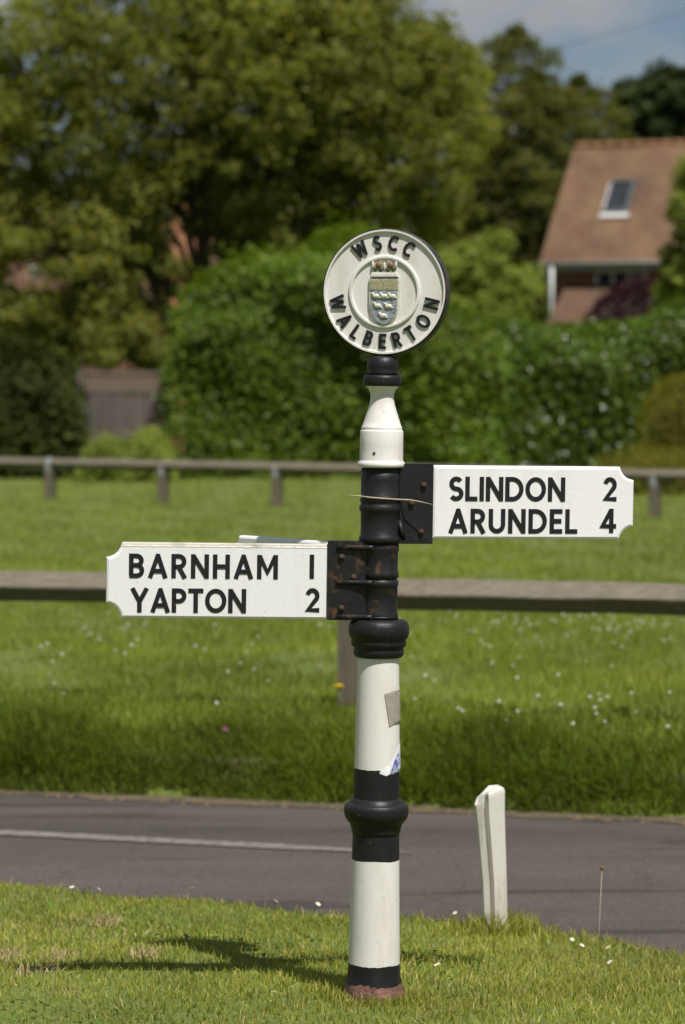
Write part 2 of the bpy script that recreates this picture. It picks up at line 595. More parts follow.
M_lawn = leafy('lawn_blades', (0.192, 0.220, 0.034), (0.304, 0.332, 0.056), (0.46, 0.44, 0.13), 0.6, 0.25, 0.42, 1.5)
M_field = leafy('field_blades', (0.128, 0.174, 0.021), (0.208, 0.270, 0.034), (0.34, 0.355, 0.075), 0.6, 0.22, 0.42, 0.5)
M_bank = leafy('bank_blades', (0.095, 0.140, 0.014), (0.168, 0.230, 0.024), (0.30, 0.31, 0.06), 0.6, 0.22, 0.46, 1.2)

# near verge: short mown lawn
n = 200000
x = RNG.uniform(-2.9, 2.9, n); y = RNG.uniform(6.4, 11.4, n)
k = (y < y_near(x) + 0.03) & (np.abs(x) < 0.16 * y + 1.3)
x, y = x[k], y[k]
p = patchy(x, y)
bare = np.zeros(len(x), bool)
for (bx, by, br) in [(40, 965, .07), (8, 942, .05), (102, 905, .045), (60, 945, .05), (145, 948, .045)]:
    q = at(bx, by, 8.0); dd = EYE / (EYE - q.z) ; qx, qy = q.x * dd, q.y * dd
    bare |= ((x - qx) ** 2 + ((y - qy) * 0.5) ** 2 < br ** 2)
keep = ~(bare & (RNG.uniform(0, 1, len(x)) < 0.85)) & ((x - (373.8 - 342.5) / F * 8) ** 2 + (y - 8.0) ** 2 > 0.10 ** 2)
x, y, p = x[keep], y[keep], p[keep]
bare = bare[keep]
h = RNG.uniform(0.014, 0.034, len(x)) * (1 + 0.3 * p)
t = np.clip(RNG.normal(0.5, 0.24, len(x)) + 0.16 * p + 0.35 * bare, 0, 1)
edge = y > y_near(x) - 0.14
h = np.where(edge, h * RNG.uniform(0.7, 1.3, len(x)), h)
blades('verge_grass', x, y, h, RNG.uniform(0.003, 0.0055, len(x)), M_lawn, 'short mown grass of the near verge', 0.75, True, 0, t)

n = 9000
x = RNG.uniform(-2.3, 2.3, n); y = RNG.uniform(6.6, 11.0, n)
k = (y < y_near(x)) & (patchy(x, y, 1.7) + RNG.normal(0, 0.35, n) > 0.15)
x, y = x[k], y[k]
for (bx, by, br) in [(40, 965, .07), (8, 942, .05), (102, 905, .045), (60, 945, .05), (145, 948, .045)]:
    q = at(bx, by, 8.0); dd = EYE / (EYE - q.z)
    x = np.concatenate([x, q.x * dd + RNG.normal(0, br * 0.6, 160)]); y = np.concatenate([y, q.y * dd + RNG.normal(0, br * 1.2, 160)])
blades('dead_grass', x, y, RNG.uniform(0.02, 0.045, len(x)), RNG.uniform(0.0025, 0.0045, len(x)), plain('dead_thatch', (0.34, 0.27, 0.12), 0.8, 0, 0.25, 40), 'straw coloured dead blades through the turf of the near verge', 1.0)
n = 7000
x = RNG.uniform(-2.3, 2.3, n); y = RNG.uniform(6.6, 11.0, n)
k = (y < y_near(x) - 0.05) & (patchy(x + 3, y - 2, 1.3) > 0.28)
x, y = x[k], y[k]; m_ = len(x)
ang = RNG.uniform(0, 6.28, m_); rr_ = RNG.uniform(0.006, 0.012, m_)
zc = z_ground(x, y) + RNG.uniform(0.012, 0.028, m_)
tx, ty = np.cos(ang) * rr_, np.sin(ang) * rr_
dzx = RNG.normal(0, 0.35, m_) * rr_
v = np.stack([np.stack([x - tx, y - ty, zc - dzx], 1), np.stack([x + ty * .8, y - tx * .8, zc + .001], 1), np.stack([x + tx, y + ty, zc + dzx], 1), np.stack([x - ty * .8, y + tx * .8, zc + .002], 1)], 1).reshape(-1, 3)
k4 = np.arange(m_) * 4
tag(link('clover_leaves', np_mesh('clover_leaves', v, [np.stack([k4, k4 + 1, k4 + 2, k4 + 3], 1)], np.repeat(RNG.uniform(0.1, 0.7, m_), 4)),
         leafy('clover_leaf', (0.08, 0.14, 0.02), (0.13, 0.21, 0.035), (0.2, 0.27, 0.06), 0.5, 0.3, 0.35, 1.0)), 'small round clover leaves in patches of the near verge', 'clover', kind='stuff')

# the bank beyond the road: longer and darker
n = 125000
x = RNG.uniform(-5.6, 5.6, n); o_ = np.where(RNG.uniform(0, 1, n) < 0.55, RNG.uniform(0, 0.34, n), RNG.beta(1.2, 1.5, n) * 1.25)
ragged = 0.03 + 0.035 * patchy(x, x * 0.7, 2.3)
foot = RNG.uniform(0, 1, n) < 0.36
o_ = np.where(foot, RNG.uniform(-0.075, 0.09, n), o_)
keep = o_ > ragged - 0.075
x, o_ = x[keep], o_[keep]; n = len(x)
y = y_far(x) + 0.0 + o_
h = RNG.uniform(0.07, 0.17, n) * np.interp(o_, [-0.06, 0.0, 0.15, 0.5, 1.2], [0.42, 0.62, 0.95, 0.72, 0.34]) * (1 + 0.45 * patchy(x, y, 1.4))
t = np.clip(RNG.normal(0.42, 0.22, n) + np.interp(o_, [0, 0.3, 0.8, 1.2], [-0.10, 0.02, 0.16, 0.24]), 0, 1)
blades('bank_grass', x, y, h, RNG.uniform(0.005, 0.010, n), M_bank, 'long dark grass on the bank beyond the road', 0.75, True, 0, t)

# the green: mown field out to the far hedges
n = 225000
u_ = RNG.uniform(0, 1, n)
y = 1.0 / lerp(1 / 15.0, 1 / 62.0, u_)
x = RNG.uniform(-1, 1, n) * (0.19 * y + 2.0)
k = y > y_far(x) + 0.6
x, y = x[k], y[k]
p = patchy(x, y, 0.55) * 0.6 + patchy(x, y, 1.6) * 0.4
sc_ = np.interp(y, [15, 60], [1.0, 2.6])
h = RNG.uniform(0.035, 0.085, len(x)) * (1 + 0.35 * p) * np.interp(y, [15, 60], [1.0, 1.2])
t = np.clip(RNG.normal(0.50, 0.2, len(x)) + 0.22 * p, 0, 1)
blades('field_grass', x, y, h, RNG.uniform(0.006, 0.011, len(x)) * sc_, M_field, 'sunlit mown grass of the green behind the rails', 0.5, False, 0, t)

# white clover heads dotted over the green, in drifts
n = 1500
px_ = []
for (cx, cy, sx, sy, cnt) in [(470, 628, 90, 9, 110), (620, 634, 60, 12, 110), (80, 640, 45, 14, 60), (600, 680, 70, 40, 60), (160, 672, 120, 18, 40), (300, 560, 300, 12, 60),
                              (110, 545, 120, 10, 45), (520, 710, 90, 25, 50), (280, 700, 120, 30, 25), (60, 700, 80, 30, 20), (560, 555, 120, 6, 40)]:
    for _ in range(int(cnt * 0.42)):
        qx, qy = random.gauss(cx, sx), random.gauss(cy, sy)
        d = EYE * F / max(40, qy - 396)
        X = (qx - 342.5) / F * d
        if d > float(y_far(X)) + 0.3: px_.append((X, d))
cb = MB()
for X, Y in px_:
    cb.ball((X, Y, float(z_ground(X, Y)) + random.uniform(0.05, 0.10)), random.uniform(0.006, 0.0105), 0, 6, 4)
M_clover = plain('clover_white', (0.52, 0.53, 0.43), 0.8, 0, 0.2, 90)
tag(cb.build('clover_blossom', M_clover), 'white clover heads scattered over the sunlit green', 'clover', kind='stuff')
pb = MB()
for (qx, qy) in [(147, 742), (215, 738), (225, 731), (590, 770), (470, 752), (592, 755), (635, 760), (60, 735), (20, 745), (300, 752)]:
    Y = 14.75; q = at(qx, qy, Y)
    pb.ball((q.x, float(y_far(q.x)) + 0.3, q.z + 0.0), random.uniform(0.012, 0.018), 0, 6, 4)
tag(pb.build('red_clover', plain('clover_pink', (0.28, 0.07, 0.16), 0.8, 0, 0.2, 90)), 'pink clover heads among the long grass of the bank', 'clover', kind='stuff')


# ------------------------------------------------------------------ lettering made of strokes
H_ = 0.09


def arc(cx, cy, rx, ry, a0, a1, n=14):
    return [(cx + rx * math.cos(R(a0 + (a1 - a0) * i / n)), cy + ry * math.sin(R(a0 + (a1 - a0) * i / n))) for i in range(n + 1)]


def glyph(ch):
    h = H_
    if ch == 'I' or ch == '1': return 0.18, [([(h, 0), (h, 1)], 0)]
    if ch == 'L': return 0.52, [([(h, 1), (h, h), (.52, h)], 0)]
    if ch == 'T': W = .62; return W, [([(0, 1-h), (W, 1-h)], 0), ([(W/2, 1-h), (W/2, 0)], 0)]
    if ch == 'E': W = .54; return W, [([(W, 1-h), (h, 1-h), (h, h), (W, h)], 0), ([(h, .51), (W*.92, .51)], 0)]
    if ch == 'H': W = .70; return W, [([(h, 0), (h, 1)], 0), ([(W-h, 0), (W-h, 1)], 0), ([(h, .5), (W-h, .5)], 0)]
    if ch == 'N': W = .74; return W, [([(h, 0), (h, 1)], 0), ([(W-h, 0), (W-h, 1)], 0), ([(h, .95), (W-h, .05)], 0)]
    if ch == 'M': W = .86; return W, [([(h, 0), (h, 1)], 0), ([(W-h, 0), (W-h, 1)], 0), ([(h+.02, .95), (W/2, .28), (W-h-.02, .95)], 0)]
    if ch == 'A': W = .80; return W, [([(.08, 0), (W/2, .95)], 0), ([(W-.08, 0), (W/2, .95)], 0), ([(.2, .29), (W-.2, .29)], 0), ([(W/2-.075, .965), (W/2+.075, .965)], 0.4)]
    if ch == 'Y': W = .76; return W, [([(.08, 1), (W/2, .44)], 0), ([(W-.08, 1), (W/2, .44)], 0), ([(W/2, .52), (W/2, 0)], 0)]
    if ch == 'W': W = 1.06; return W, [([(.08, 1), (.30, .04)], 0), ([(.30, .04), (.53, .92)], 0), ([(.53, .92), (.76, .04)], 0), ([(.76, .04), (.98, 1)], 0)]
    if ch == 'O': W = .88; return W, [(arc(W/2, .5, W/2-h, .5-h, 0, 360, 32)[:-1], 'c')]
    if ch == 'C': W = .76; return W, [(arc(.44, .5, .44-h, .5-h, 48, 312, 24), 0)]
    if ch == 'D': return .78, [([(h, h), (.30, h)] + arc(.30, .5, .39, .41, -84, 84, 18) + [(.30, 1-h), (h, 1-h)], 'c')]
    if ch == 'U': W = .70; return W, [([(h, 1)] + arc(W/2, .36, W/2-h, .36-h, 180, 360, 16) + [(W-h, 1)], 0)]
    if ch == 'B': return .62, [([(h, h), (h, 1-h)] + arc(.30, .715, .21, .195, 90, -90, 12) + [(h, .52)], 0), ([(h, .52), (.31, .52)] + arc(.31, .305, .225, .215, 86, -90, 12) + [(h*.2, h)], 0)]
    if ch == 'P': return .60, [([(h, 0), (h, 1-h)] + arc(.29, .69, .22, .22, 90, -90, 12) + [(h, .47)], 0)]
    if ch == 'R': return .64, [([(h, 0), (h, 1-h)] + arc(.30, .69, .22, .22, 90, -90, 12) + [(h, .47)], 0), ([(.30, .46), (.56, 0)], 0)]
    if ch == 'S': return .60, [(arc(.30, .705, .205, .205, 32, 270, 16) + arc(.30, .295, .22, .205, 84, -148, 16), 0)]
    if ch == '2': return .58, [(arc(.29, .68, .20, .23, 168, -28, 16) + [(.11, .09+.005), (.58, .09)], 0)]
    if ch == '4': return .68, [([(.47, 0), (.47, 1)], 0), ([(.45, .93), (.09, .28), (.68, .28)], 0)]
    return 0.3, []


def strip(mb, pts, closed, sw, fn, ht):
    """flat-topped stroke of width sw along pts; fn maps (u, v, height) to a point"""
    pts = [Vector(p) for p in pts]
    n = len(pts)
    L = []; Rr = []
    for i in range(n):
        if closed:
            e0 = (pts[i] - pts[i-1]).normalized(); e1 = (pts[(i+1) % n] - pts[i]).normalized()
        else:
            e1 = (pts[min(i+1, n-1)] - pts[max(i, 0) if i < n-1 else n-2]).normalized()
            e0 = (pts[i] - pts[i-1]).normalized() if i > 0 else e1
        n0 = Vector((-e0.y, e0.x)); n1 = Vector((-e1.y, e1.x))
        m = (n0 + n1).normalized()
        d = sw / 2 / max(0.62, m.dot(n0))
        L.append(pts[i] + m * d); Rr.append(pts[i] - m * d)
    vs = []
    for i in range(n):
        vs += [fn(L[i].x, L[i].y, ht), fn(Rr[i].x, Rr[i].y, ht), fn(L[i].x, L[i].y, -0.0008), fn(Rr[i].x, Rr[i].y, -0.0008)]
    fs = []
    for i in range(n if closed else n - 1):
        a = 4 * i; b = 4 * ((i + 1) % n)
        fs += [(a+1, b+1, b, a), (a, b, b+2, a+2), (b+1, a+1, a+3, b+3)]
    if not closed:
        fs += [(0, 2, 3, 1), (4*n-4, 4*n-3, 4*n-1, 4*n-2)]
    mb.add(vs, fs)


def word(mb, txt, x0, x1, z0, cap, front_y, ht, sw=0.185):
    """txt between x0 and x1, baseline z0, cap height cap; on a face looking to -y at front_y"""
    gl = [glyph(c) for c in txt]
    k = cap
    tot = sum(g[0] for g in gl)
    gap = ((x1 - x0) / k - tot) / (len(txt) - 1) if len(txt) > 1 else 0
    u = 0
    for gi, (W, st) in enumerate(gl):
        for si, (pts, flag) in enumerate(st):
            hh = ht + 0.00025 * si
            strip(mb, pts, flag == 'c', sw if flag != 0.4 else 0.09, lambda a, b_, c, u=u: (x0 + (u + a) * k, front_y - c, z0 + b_ * k), hh)
        u += W + gap


# ------------------------------------------------------------------ the fingerpost
S_ = 8.0 / F                                            # metres per pixel at the post
def zz(y): return EYE - (y - 396) * S_                 # height of a photo row at the post
LEAN = R(0.8)
def axis(y): return 373.8 + (1000 - y) * math.tan(LEAN)
def lx(px, y): return (px - axis(y)) * S_

fp = empty('fingerpost', ((373.8 - 342.5) * S_, 8.0, 0.0))
fp.rotation_euler = (0, LEAN, 0)
tag(fp, 'black and white banded cast iron fingerpost with round top, standing on the near verge', 'signpost')

# shaft, banded: profile (half width px, photo row), materials 0 white 1 black 2 red oxide
prof = [(31, 1012, 2), (31, 1000, 2), (29.5, 994, 2), (27.5, 986, 1), (26.5, 978, 1), (25.9, 966, 0), (25.4, 940, 0), (24.4, 890, 0), (24.0, 861, 1), (23.6, 845, 1), (23.3, 828, 1),
        (23.0, 800, 1), (22.8, 769, 0), (22.4, 740, 0), (21.6, 700, 0), (20.8, 662, 0), (20.4, 650, 1), (19, 640, 1), (17.6, 620, 1), (17.4, 560, 1), (17.4, 470, 1), (17.4, 440, 1)]
mb = MB()
mb.lathe([(h * S_, zz(y)) for h, y, _ in prof], 56, [m for _, _, m in prof])
for row in (3, 5, 8, 12, 16):
    for i in range(56):
        q_ = mb.v[row * 56 + i]
        mb.v[row * 56 + i] = (q_[0], q_[1], q_[2] + S_ * (0.35 * math.sin(i * 0.45 + row) + random.uniform(-0.3, 0.3)) * (4 if row == 3 else 1))
for row in (0, 1, 2, 3):
    for i in range(56):
        q_ = mb.v[row * 56 + i]; k_ = 1 + 0.035 * math.sin(i * 0.7 + row) + random.uniform(-0.03, 0.03)
        mb.v[row * 56 + i] = (q_[0] * k_, q_[1] * k_, q_[2])
mb.build('shaft', [M_white, M_black, M_redpaint], fp)

def collar(name, rows_, mat):
    mb = MB(); mb.lathe([(h * S_, zz(y)) for h, y in rows_], 56)
    return mb.build(name, mat, fp)
collar('moulded_collar', [(23.6, 836), (24.6, 833), (25.2, 829), (26.2, 826), (26.4, 824.8), (28.6, 822.6), (31.2, 819), (32.4, 815), (32.6, 810), (32.0, 806.5), (30.6, 805), (26.8, 804.2), (26.4, 803.8), (26.0, 801), (24.6, 800.2), (23.4, 799)], M_black)
collar('moulded_collar', [(20.6, 658), (23.5, 657), (25.3, 654), (25.3, 650), (24.6, 648), (27.2, 646), (27.8, 643), (27.0, 640), (28.8, 638), (30.4, 633), (30.6, 628), (29.5, 623), (26.5, 620), (18, 619)], M_black)
cap = collar('cap', [(18.0, 467.5), (23.2, 467), (23.8, 465), (23.6, 462), (22.2, 461.2), (21.9, 460.5), (21.7, 459.5), (21.6, 445), (21.5, 431.2), (21.3, 430.6), (20.9, 430.3), (20.3, 430.0), (20.2, 429.5), (20.4, 428), (20.2, 426.8), (19.4, 425.8), (17.6, 420), (15.0, 412), (12.8, 405), (11.7, 399), (11.8, 394), (13.2, 390), (15.6, 387.2), (17.2, 386), (17.2, 384.8)], M_white)
mb = MB(); mb.lathe([(1.5 * S_, 0), (1.5 * S_, 0.002)], 12)
ho = mb.build('screw_hole', M_rust, cap, (lx(374, 453), -math.sqrt(21.7**2 - 8.5**2) * S_ - 0.0002, zz(453)))
ho.rotation_euler = (R(90), 0, R(-22))
collar('neck_ring', [(14, 386.5), (18.2, 386), (19.2, 383.5), (19.2, 378), (18.4, 375.5), (15, 375)], M_black)
collar('neck_block', [(15.2, 376), (15.6, 372), (15.0, 370), (15.6, 368), (15.4, 358.5), (12, 356.8), (6.6, 355.4), (6.4, 346)], M_black)

# ---- roundel
RY = zz(292.3)
RC = lx(386.2, 291.5)
rd = empty('roundel', (RC, 0, RY)); rd.rotation_euler = (0, 0, R(-13)); rd.parent = fp
rad = 63.3 * S_
def ring_mesh(mb, prof_, seg=72, mi=None):
    """lathe about the y axis; prof_ = (radius, y)"""
    n = len(mb.v); k = len(prof_)
    for (r, y) in prof_:
        for i in range(seg):
            a_ = 2 * math.pi * i / seg
            mb.v.append((r * math.cos(a_), y, r * math.sin(a_)))
    for j in range(k - 1):
        for i in range(seg):
            i2 = (i + 1) % seg
            mb.f.append((n+j*seg+i, n+(j+1)*seg+i, n+(j+1)*seg+i2, n+j*seg+i2)); mb.m.append(mi[j] if mi else 0); mb.sm.append(False)
fd = -0.026                                             # y of the front of the rim
mb = MB()
ring_mesh(mb, [(rad, -fd), (rad, fd + 0.004), (rad - 0.0038, fd), (rad - 0.0085, fd), (rad - 0.0105, fd + 0.0065), (0.0005, fd + 0.0065)], mi=[1, 1, 0, 0, 0])
ring_mesh(mb, [(0.0005, -fd), (rad, -fd)], mi=[0])
disc = mb.build('disc', [M_white, M_black_rust], rd)
mb = MB()
r0 = 36.6 * S_
ring_mesh(mb, [(r0, fd + 0.007), (r0 - 0.001, fd + 0.002), (r0 - 0.0035, fd + 0.0005), (r0 - 0.0085, fd + 0.0005), (r0 - 0.0105, fd + 0.007)])
mb.build('inner_ring', M_white, rd)
mb = MB()
face = fd + 0.0065
cpx = 15.2
def ring_word(txt, angs, r, inward):
    for c, an in zip(txt, angs):
        W, st = glyph(c)
        k = cpx * S_
        for si, (pts, flag) in enumerate(st):
            def fn(a, b_, c_, an=an, W=W):
                u = (a - W / 2) * k * 0.88; v = (b_ - 0.5) * k
                t = R(an)
                if not inward:          # upright at the top, tops outward; angle clockwise from up
                    rr = r + v
                    return (rr * math.sin(t) + u * math.cos(t), face - c_, rr * math.cos(t) - u * math.sin(t))
                rr = r - v              # at the bottom, tops toward the centre; angle counter-clockwise from down
                return (rr * math.sin(t) + u * math.cos(t), face - c_, -rr * math.cos(t) + u * math.sin(t))
            strip(mb, pts, flag == 'c', 0.19 if flag != 0.4 else 0.09, fn, 0.0042 + 0.0003 * si)
ring_word('WSCC', (-31, -9.5, 10, 29.5), 48.8 * S_, False)
mb.build('lettering', M_letter, rd)
mb = MB()
ring_word('WALBERTON', (-77, -54.5, -35.5, -19, -1.5, 15.5, 33.5, 54, 76.5), 49.2 * S_, True)
mb.build('lettering', M_letter, rd)
# shield: gold chief over a blue field with six small birds
def shield_outline(w, z0, z1, n=9):
    pts = [(-w, z1), (-w, lerp(z0, z1, 0.52))]
    for i in range(1, n):
        t = i / n
        pts.append((-w * math.cos(t * math.pi / 2) ** 1.15, lerp(lerp(z0, z1, 0.52), z0, math.sin(t * math.pi / 2))))
    pts.append((0, z0))
    return pts + [(-x_, z_) for x_, z_ in reversed(pts[:-1])]
sx = 0.0
zt, zb = 13.2 * S_, -33.5 * S_
mb = MB()
mb.prism(shield_outline(15.6 * S_, zb, zt), face - 0.008, face + 0.001, 0, 0, 0.0025)
mb.prism([(-14 * S_, 2.0 * S_), (14 * S_, 2.0 * S_), (14 * S_, 11.6 * S_), (-14 * S_, 11.6 * S_)], face - 0.0105, face - 0.0075, 1)
ins = [(x_ * 0.86, lerp(z_, (zb + zt) / 2, 0.07)) for x_, z_ in shield_outline(15.6 * S_, zb, 2.0 * S_)]
mb.prism([(x_, min(z_, 1.4 * S_)) for x_, z_ in ins], face - 0.0095, face - 0.0075, 2)
mb.build('shield', [M_bird, M_gold, M_shieldblue], rd)
mb = MB()
for bx, bz in [(-8, -4.5), (0.3, -4.5), (8.4, -4.5), (-6.2, -14), (4.8, -14.5), (-0.6, -24)]:
    c0 = (bx * S_, face - 0.0105, bz * S_)
    mb.ball(c0, 3.8 * S_, 0, 8, 5, (1.1, 0.4, 0.66))
    mb.ball((c0[0] - 3.2 * S_, c0[1], c0[2] + 2.2 * S_), 1.7 * S_, 0, 7, 5, (1, 0.7, 1))
    mb.ball((c0[0] + 3.4 * S_, c0[1], c0[2] - 1.4 * S_), 1.7 * S_, 0, 7, 5, (1.2, 0.5, 0.5))
mb.build('martlet_relief', M_bird, rd)
mb = MB()
mb.prism([(-14.5 * S_, 14.5 * S_), (14.5 * S_, 14.5 * S_), (13 * S_, 19 * S_), (-13 * S_, 19 * S_)], face - 0.0115, face + 0.001, 0, 0, 0.002)
mb.prism([(-11 * S_, 19.3 * S_), (11 * S_, 19.3 * S_), (13 * S_, 31 * S_), (8.5 * S_, 27.5 * S_), (4 * S_, 32 * S_), (0, 27.5 * S_), (-4 * S_, 32 * S_), (-8.5 * S_, 27.5 * S_), (-13 * S_, 31 * S_)], face - 0.007, face + 0.001, 1, 1, 0.001)
for s_ in (-1, 1):
    mb.ball((s_ * 6 * S_, face - 0.008, 26.2 * S_), 3.0 * S_, 2, 9, 6, (1, 0.5, 1))
    mb.ball((s_ * 3.6 * S_, face - 0.0075, 22 * S_), 2.3 * S_, 3, 8, 5, (1, 0.5, 1))
    mb.ball((s_ * 9.2 * S_, face - 0.0075, 22.6 * S_), 2.1 * S_, 3, 8, 5, (1, 0.5, 1))
    mb.ball((s_ * 11.8 * S_, face - 0.008, 27 * S_), 1.6 * S_, 0, 8, 5, (0.8, 0.5, 2.2))
mb.ball((0, face - 0.008, 25.5 * S_), 1.6 * S_, 0, 8, 5, (0.8, 0.5, 2.4))
mb.build('coronet', [M_white, M_gold, M_redjewel, M_greenjewel], rd)

# ---- finger plates
def curve_notch(cx, cz, r, a0, a1, n=6):
    return [(cx + r[0] * math.cos(R(a0 + (a1 - a0) * i / n)), cz + r[1] * math.sin(R(a0 + (a1 - a0) * i / n))) for i in range(n + 1)]
def plate_outline(xr, xn, xt, z0, z1, nz):
    """root xr, notch start xn, tip xt (all signed), z0..z1, notch depth nz; counter-clockwise seen from -y"""
    rx = abs(xt - xn)
    sg = 1 if xt > xr else -1
    top = [(xn, z1)]; bot = [(xn, z0)]
    pts_t = [(xn, z1), (xn + sg * rx * 0.12, z1 - nz * 0.35), (xn + sg * rx * 0.28, z1 - nz * 0.62), (xn + sg * rx * 0.5, z1 - nz * 0.82), (xn + sg * rx * 0.72, z1 - nz * 0.92), (xt, z1 - nz)]
    pts_b = [(x_, z0 + (z1 - z_)) for x_, z_ in pts_t]
    if sg > 0: return [(xr, z0)] + pts_b + list(reversed(pts_t)) + [(xr, z1)]
    return [(xr, z1)] + pts_t + list(reversed(pts_b)) + [(xr, z0)]
PT = 0.014                                              # half thickness of the plates

def finger(rz, yoff, xr, xn, xt, z0, z1, nz, words, label, kx):
    mb = MB()
    mb.prism(plate_outline(xr * kx, xn * kx, xt * kx, z0, z1, nz), yoff - PT, yoff + PT, 0, 0, 0.0075)
    pl = mb.build('finger_plate', [M_white_plate], fp, (0, 0, 0), rz)
    if label: pl['label'] = label
    if words:
        for (txt, a, b_, base, capz) in words:
            mb = MB()
            word(mb, txt, a * kx, b_ * kx, base, capz, yoff - PT, 0.0014)
            mb.build('lettering', M_letter, pl)
    return pl
yl = 580; RZL = R(4)
finger(RZL, -0.012, lx(328.5, yl), lx(121.5, yl), lx(105.8, yl), zz(620), zz(544.8), 15 * S_,
       [('BARNHAM', lx(128.6, yl), lx(276.8, yl), zz(579.6), 24 * S_), ('1', lx(308.6, yl), lx(313, yl), zz(578.8), 24 * S_),
        ('YAPTON', lx(130.2, yl), lx(245.5, yl), zz(613.8), 24 * S_), ('2', lx(304.8, yl), lx(318.6, yl), zz(612.3), 24 * S_)],
       'left finger plate lettered Barnham 1 and Yapton 2', 1 / math.cos(RZL) * 0.995)
yr = 500; RZR = R(13)
def rx_(px): return lx(px - 2.8 * (617 - px) / 168.0, yr)
finger(RZR, -0.012, rx_(433), lx(620.3, yr), lx(634.8, yr), zz(538.5), zz(464.5), 13.5 * S_,
       [('SLINDON', rx_(449.3), rx_(564.6), zz(500), 24.4 * S_), ('2', lx(602.8, yr), lx(616.8, yr), zz(499.4), 24.4 * S_),
        ('ARUNDEL', rx_(449.2), rx_(577.5), zz(532.4), 24.6 * S_), ('4', lx(600.4, yr), lx(616.4, yr), zz(531.6), 24.6 * S_)],
       'right finger plate lettered Slindon 2 and Arundel 4', 1.035)
RZB = R(-50)
finger(RZB, 0.012, lx(335, yl), lx(150, yl), lx(135, yl), zz(620.5), zz(545.6), 15 * S_, [], 'rear finger plate pointing away behind the left one', 1.0)
# dirty chipped capping along the top of the left plate
mb = MB()
xa, xb = lx(123, yl), lx(328, yl)
seg = 40
vs = []; fs = []
for i in range(seg + 1):
    x_ = lerp(xa, xb, i / seg)
    dep = (2.2 + 1.6 * abs(math.sin(i * 1.9)) * random.random()) * S_
    vs += [(x_, -0.012 - PT - 0.0006, zz(544.8) - 0.0072 - dep * 0.4), (x_, -0.012 - PT + 0.0018, zz(544.8) - 0.0016), (x_, -0.012 - PT + 0.0074, zz(544.8) + 0.0009), (x_, -0.012 + PT - 0.004, zz(544.8) + 0.0009)]
    if i:
        a_ = 4 * i - 4; b_ = 4 * i
        for q in range(3): fs.append((a_ + q, b_ + q, b_ + q + 1, a_ + q + 1))
mb.add(vs, fs)
mb.build('worn_top_edge', M_white_top, fp, (0, 0, 0), RZL)

# ---- clamps that hold the fingers
def clamp(rows_, rz, mat, label=None):
    e = MB()
    e.lathe([(h * S_, zz(y)) for h, y in rows_], 48)
    return e
cl = clamp([(18.0, 619), (19.0, 618.5), (19.0, 614), (18.2, 612), (18.2, 586), (19.0, 585), (19.0, 580.5), (17.5, 579.6), (17.5, 578), (19.0, 577), (19.0, 573), (18.2, 571), (18.2, 552), (19.0, 550), (19.0, 545), (18.0, 543)], 0, M_black_rust)
# flat web to the left plate, with ribs
y0, y1 = -0.012 - PT - 0.006, -0.012 + PT + 0.006
cl.box((lx(327.2, yl), y0, zz(620)), (lx(366, yl), y1, zz(541)))
for y_ in (547, 582, 616.5):
    cl.tube([(lx(336, yl), y0 - 0.001, zz(y_)), (lx(352, yl), y0 - 0.003, zz(y_)), (lx(366, yl), y0 - 0.010, zz(y_)), (lx(372, yl), y0 - 0.020, zz(y_))], 2.6 * S_, 8)
cl.box((lx(327.0, yl), y0 - 0.004, zz(619.6)), (lx(331, yl), y0 + 0.004, zz(541.4)))
cb_ = cl.build('clamp', M_black_rust, fp, (0, 0, 0), RZL * 0.5)
cb_['label'] = 'rusty black clamp holding the left finger plate'
def bolt(par, px, py, yy, yref, kx=1.0):
    mb = MB(); mb.lathe([(3.3 * S_, -0.002), (3.1 * S_, 0.004), (2.2 * S_, 0.0075), (0.8 * S_, 0.009)], 10)
    o = mb.build('bolt', M_rust, par, (lx(px, yref) * kx, yy, zz(py))); o.rotation_euler = (R(90), 0, 0)
for px, py in ((341, 557), (353, 577), (341.5, 608)): bolt(cb_, px, py, y0 - 0.001, yl)
cl = clamp([(19.5, 542.5), (21.0, 542), (21.4, 539), (21.0, 536.5), (19.8, 535), (19.8, 512), (21.4, 510), (21.4, 506), (20.0, 504.5), (20.0, 502), (20.9, 501), (20.9, 499), (20.0, 498), (20.0, 480), (20.0, 468)], 0, M_black)
cl.box((lx(397, yr) * 1.03, y0, zz(540.2)), (lx(430.4, yr) * 1.03, y1, zz(463.2)))
cl.box((lx(396, yr) * 1.03, y0 + 0.012, zz(538.6)), (lx(402, yr) * 1.03, y1 - 0.004, zz(468)))
cl.box((lx(392, yr) * 1.03, y0 - 0.003, zz(543.2)), (lx(430, yr) * 1.03, y1, zz(540.6)))
cl.tube([(lx(398, yr), y0 + 0.004, zz(520)), (lx(399, yr), y0 - 0.006, zz(530)), (lx(402, yr), y0 + 0.004, zz(538))], 2.4 * S_, 8)
cr_ = cl.build('clamp', M_black, fp, (0, 0, 0), RZR)
cr_['label'] = 'plain black clamp holding the right finger plate'
for px, py in ((420.5, 484.5), (408.5, 502.5), (418.5, 531)): bolt(cr_, px, py, y0 - 0.001, yr, 1.03)
cl = clamp([(19.6, 618), (19.6, 616)], 0, M_black)
cl.box((lx(326, yl), y0 + 0.024, zz(621)), (lx(368, yl), y1 + 0.024, zz(548)))
cbk = cl.build('clamp', M_black, fp, (0, 0, 0), RZB)
cbk['label'] = 'black clamp holding the rear finger plate'

